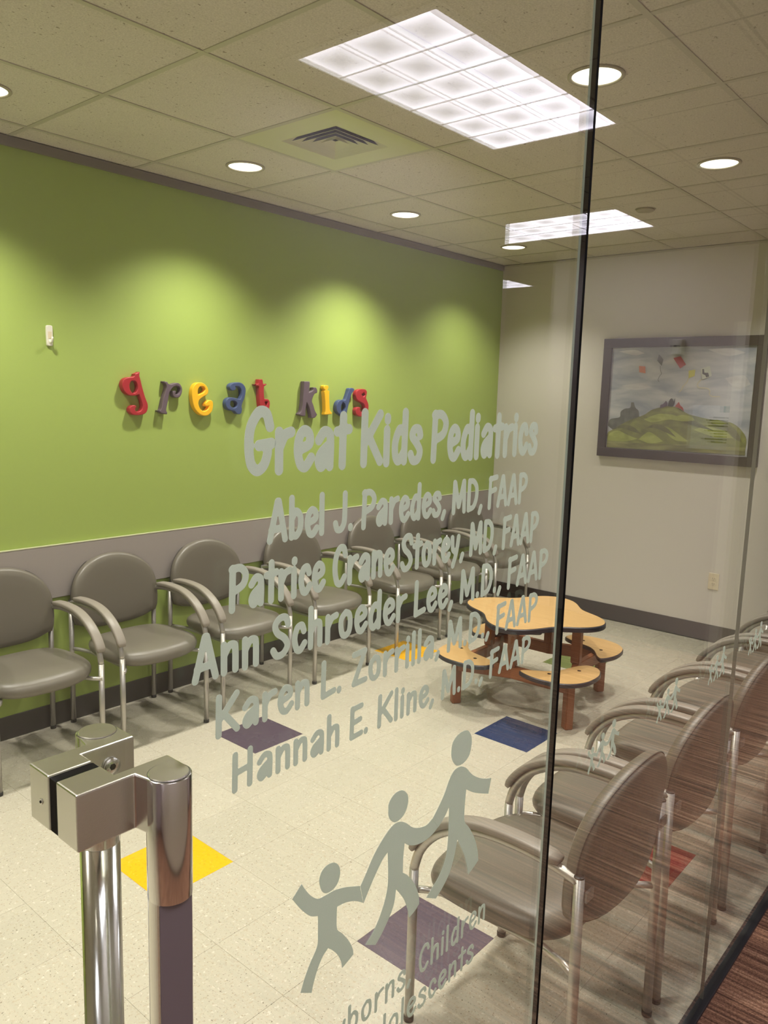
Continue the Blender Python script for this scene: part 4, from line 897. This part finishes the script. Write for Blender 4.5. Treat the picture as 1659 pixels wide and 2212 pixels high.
PAINTING.update(shade1=[(2.61,1.47),(2.53,1.512),(2.45,1.50),(2.37,1.445),(2.44,1.462),(2.53,1.485)], shade2=[(2.36,1.49),(2.28,1.528),(2.20,1.508),(2.12,1.44),(2.19,1.468),(2.28,1.498)],
    shade3=[(2.14,1.572),(2.05,1.582),(1.94,1.535),(1.86,1.50),(1.97,1.52),(2.06,1.545)], shade4=[(1.84,1.555),(1.76,1.545),(1.70,1.49),(1.67,1.43),(1.72,1.455),(1.78,1.515)],
    ridge6=[(2.17,1.565),(2.10,1.60),(2.02,1.59),(2.00,1.565),(2.08,1.555)], ridge7=[(1.90,1.565),(1.84,1.575),(1.78,1.555),(1.83,1.535)],
    cloud1=[(2.60,2.05),(2.48,2.06),(2.40,2.035),(2.47,2.02)], cloud2=[(1.95,2.055),(1.80,2.06),(1.70,2.03),(1.82,2.01)], cloud3=[(2.56,1.80),(2.40,1.82),(2.33,1.79),(2.45,1.77)], cloud4=[(1.82,1.86),(1.70,1.88),(1.65,1.82),(1.74,1.79)])
def clampP(pts): return [(min(max(p[0], y_r+fw+.002), y_l-fw-.002), min(max(p[1], z_b+fw+.002), z_t-fw-.002)) for p in pts]
for nm, key, mt, sm in (('painted_cloud','cloud1','p_cloud',1),('painted_cloud','cloud2','p_cloud',1),('painted_cloud','cloud3','p_cloud',1),('painted_cloud','cloud4','p_cloud',1),('painted_rock','dark_hill','p_rock',1),('painted_hill','hill','p_hill',1),('painted_ridge','ridge1','p_ridge',1),('painted_ridge','ridge2','p_ridge',1),('painted_ridge','ridge3','p_ridge',1),('painted_ridge','ridge4','p_ridge',1),('painted_ridge','ridge5','p_ridge',1),('painted_shade','shade1','p_shade',1),('painted_shade','shade2','p_shade',1),('painted_shade','shade3','p_shade',1),('painted_shade','shade4','p_shade',1),('painted_ridge','ridge6','p_ridge',1),('painted_ridge','ridge7','p_ridge',1),('painted_meadow','base','p_base',1),
    ('painted_kite','k_orange','k_orange',0),('painted_kite','k_dark','k_dark',0),('painted_kite','k_red','k_red',0),('painted_kite','k_yellow','k_yellow',0),('painted_kite','k_white','k_white',0),('kite_mark','s1','ink',0),
    ('painted_child','kid1','kid_violet',1),('painted_child','kid2','ink',1),('painted_child','kid3','kid_red',1)):
    lay += .0002
    wall_flat(nm, clampP(PAINTING[key]), lay, .0002, M[mt], cv, sm)
def tail(pts, wd, mt):
    global lay
    lay += .0002; P = catmull([Vector(q) for q in pts], False, 5, 200); A, Bv = [], []
    for i in range(len(P)):
        t = (P[min(i+1,len(P)-1)]-P[max(i-1,0)]).normalized(); nr = Vector((-t.y,t.x)); A.append(P[i]+nr*wd); Bv.append(P[i]-nr*wd)
    wall_flat('kite_tail', A+Bv[::-1], lay, .0002, M[mt], cv)
tail([(2.276,1.944),(2.272,1.91),(2.262,1.89),(2.275,1.87),(2.284,1.845),(2.275,1.83)], .0016, 'k_dark')
tail([(2.066,1.858),(2.075,1.83),(2.10,1.80),(2.11,1.775),(2.125,1.76)], .0013, 'k_gold')
tail([(1.975,1.85),(2.00,1.82),(1.99,1.795),(1.93,1.79),(1.91,1.77),(1.915,1.75),(1.89,1.735),(1.84,1.735)], .0013, 'k_gold')
ot = empty('wall_outlet', (XB, 1.777, .382)); tag(ot, 'ivory duplex power outlet low on the beige wall', 'outlet')
box_obj('cover_plate', (-.006, -.0003, -.036, .036, 0, .117), M['ivory'], ot, .002)
for zc in (.040, .078):
    f_ = box_obj('socket_face', (-.0075, -.0061, -.017, .017, zc-.014, zc+.014), M['ivory'], ot, .0006)
    for yy in (-.006, .006): box_obj('slot', (-.0082, -.0076, yy-.0013, yy+.0013, zc-.003, zc+.008), M['slot'], f_)
    box_obj('ground_slot', (-.0082, -.0076, -.0022, .0022, zc-.010, zc-.006), M['slot'], f_)
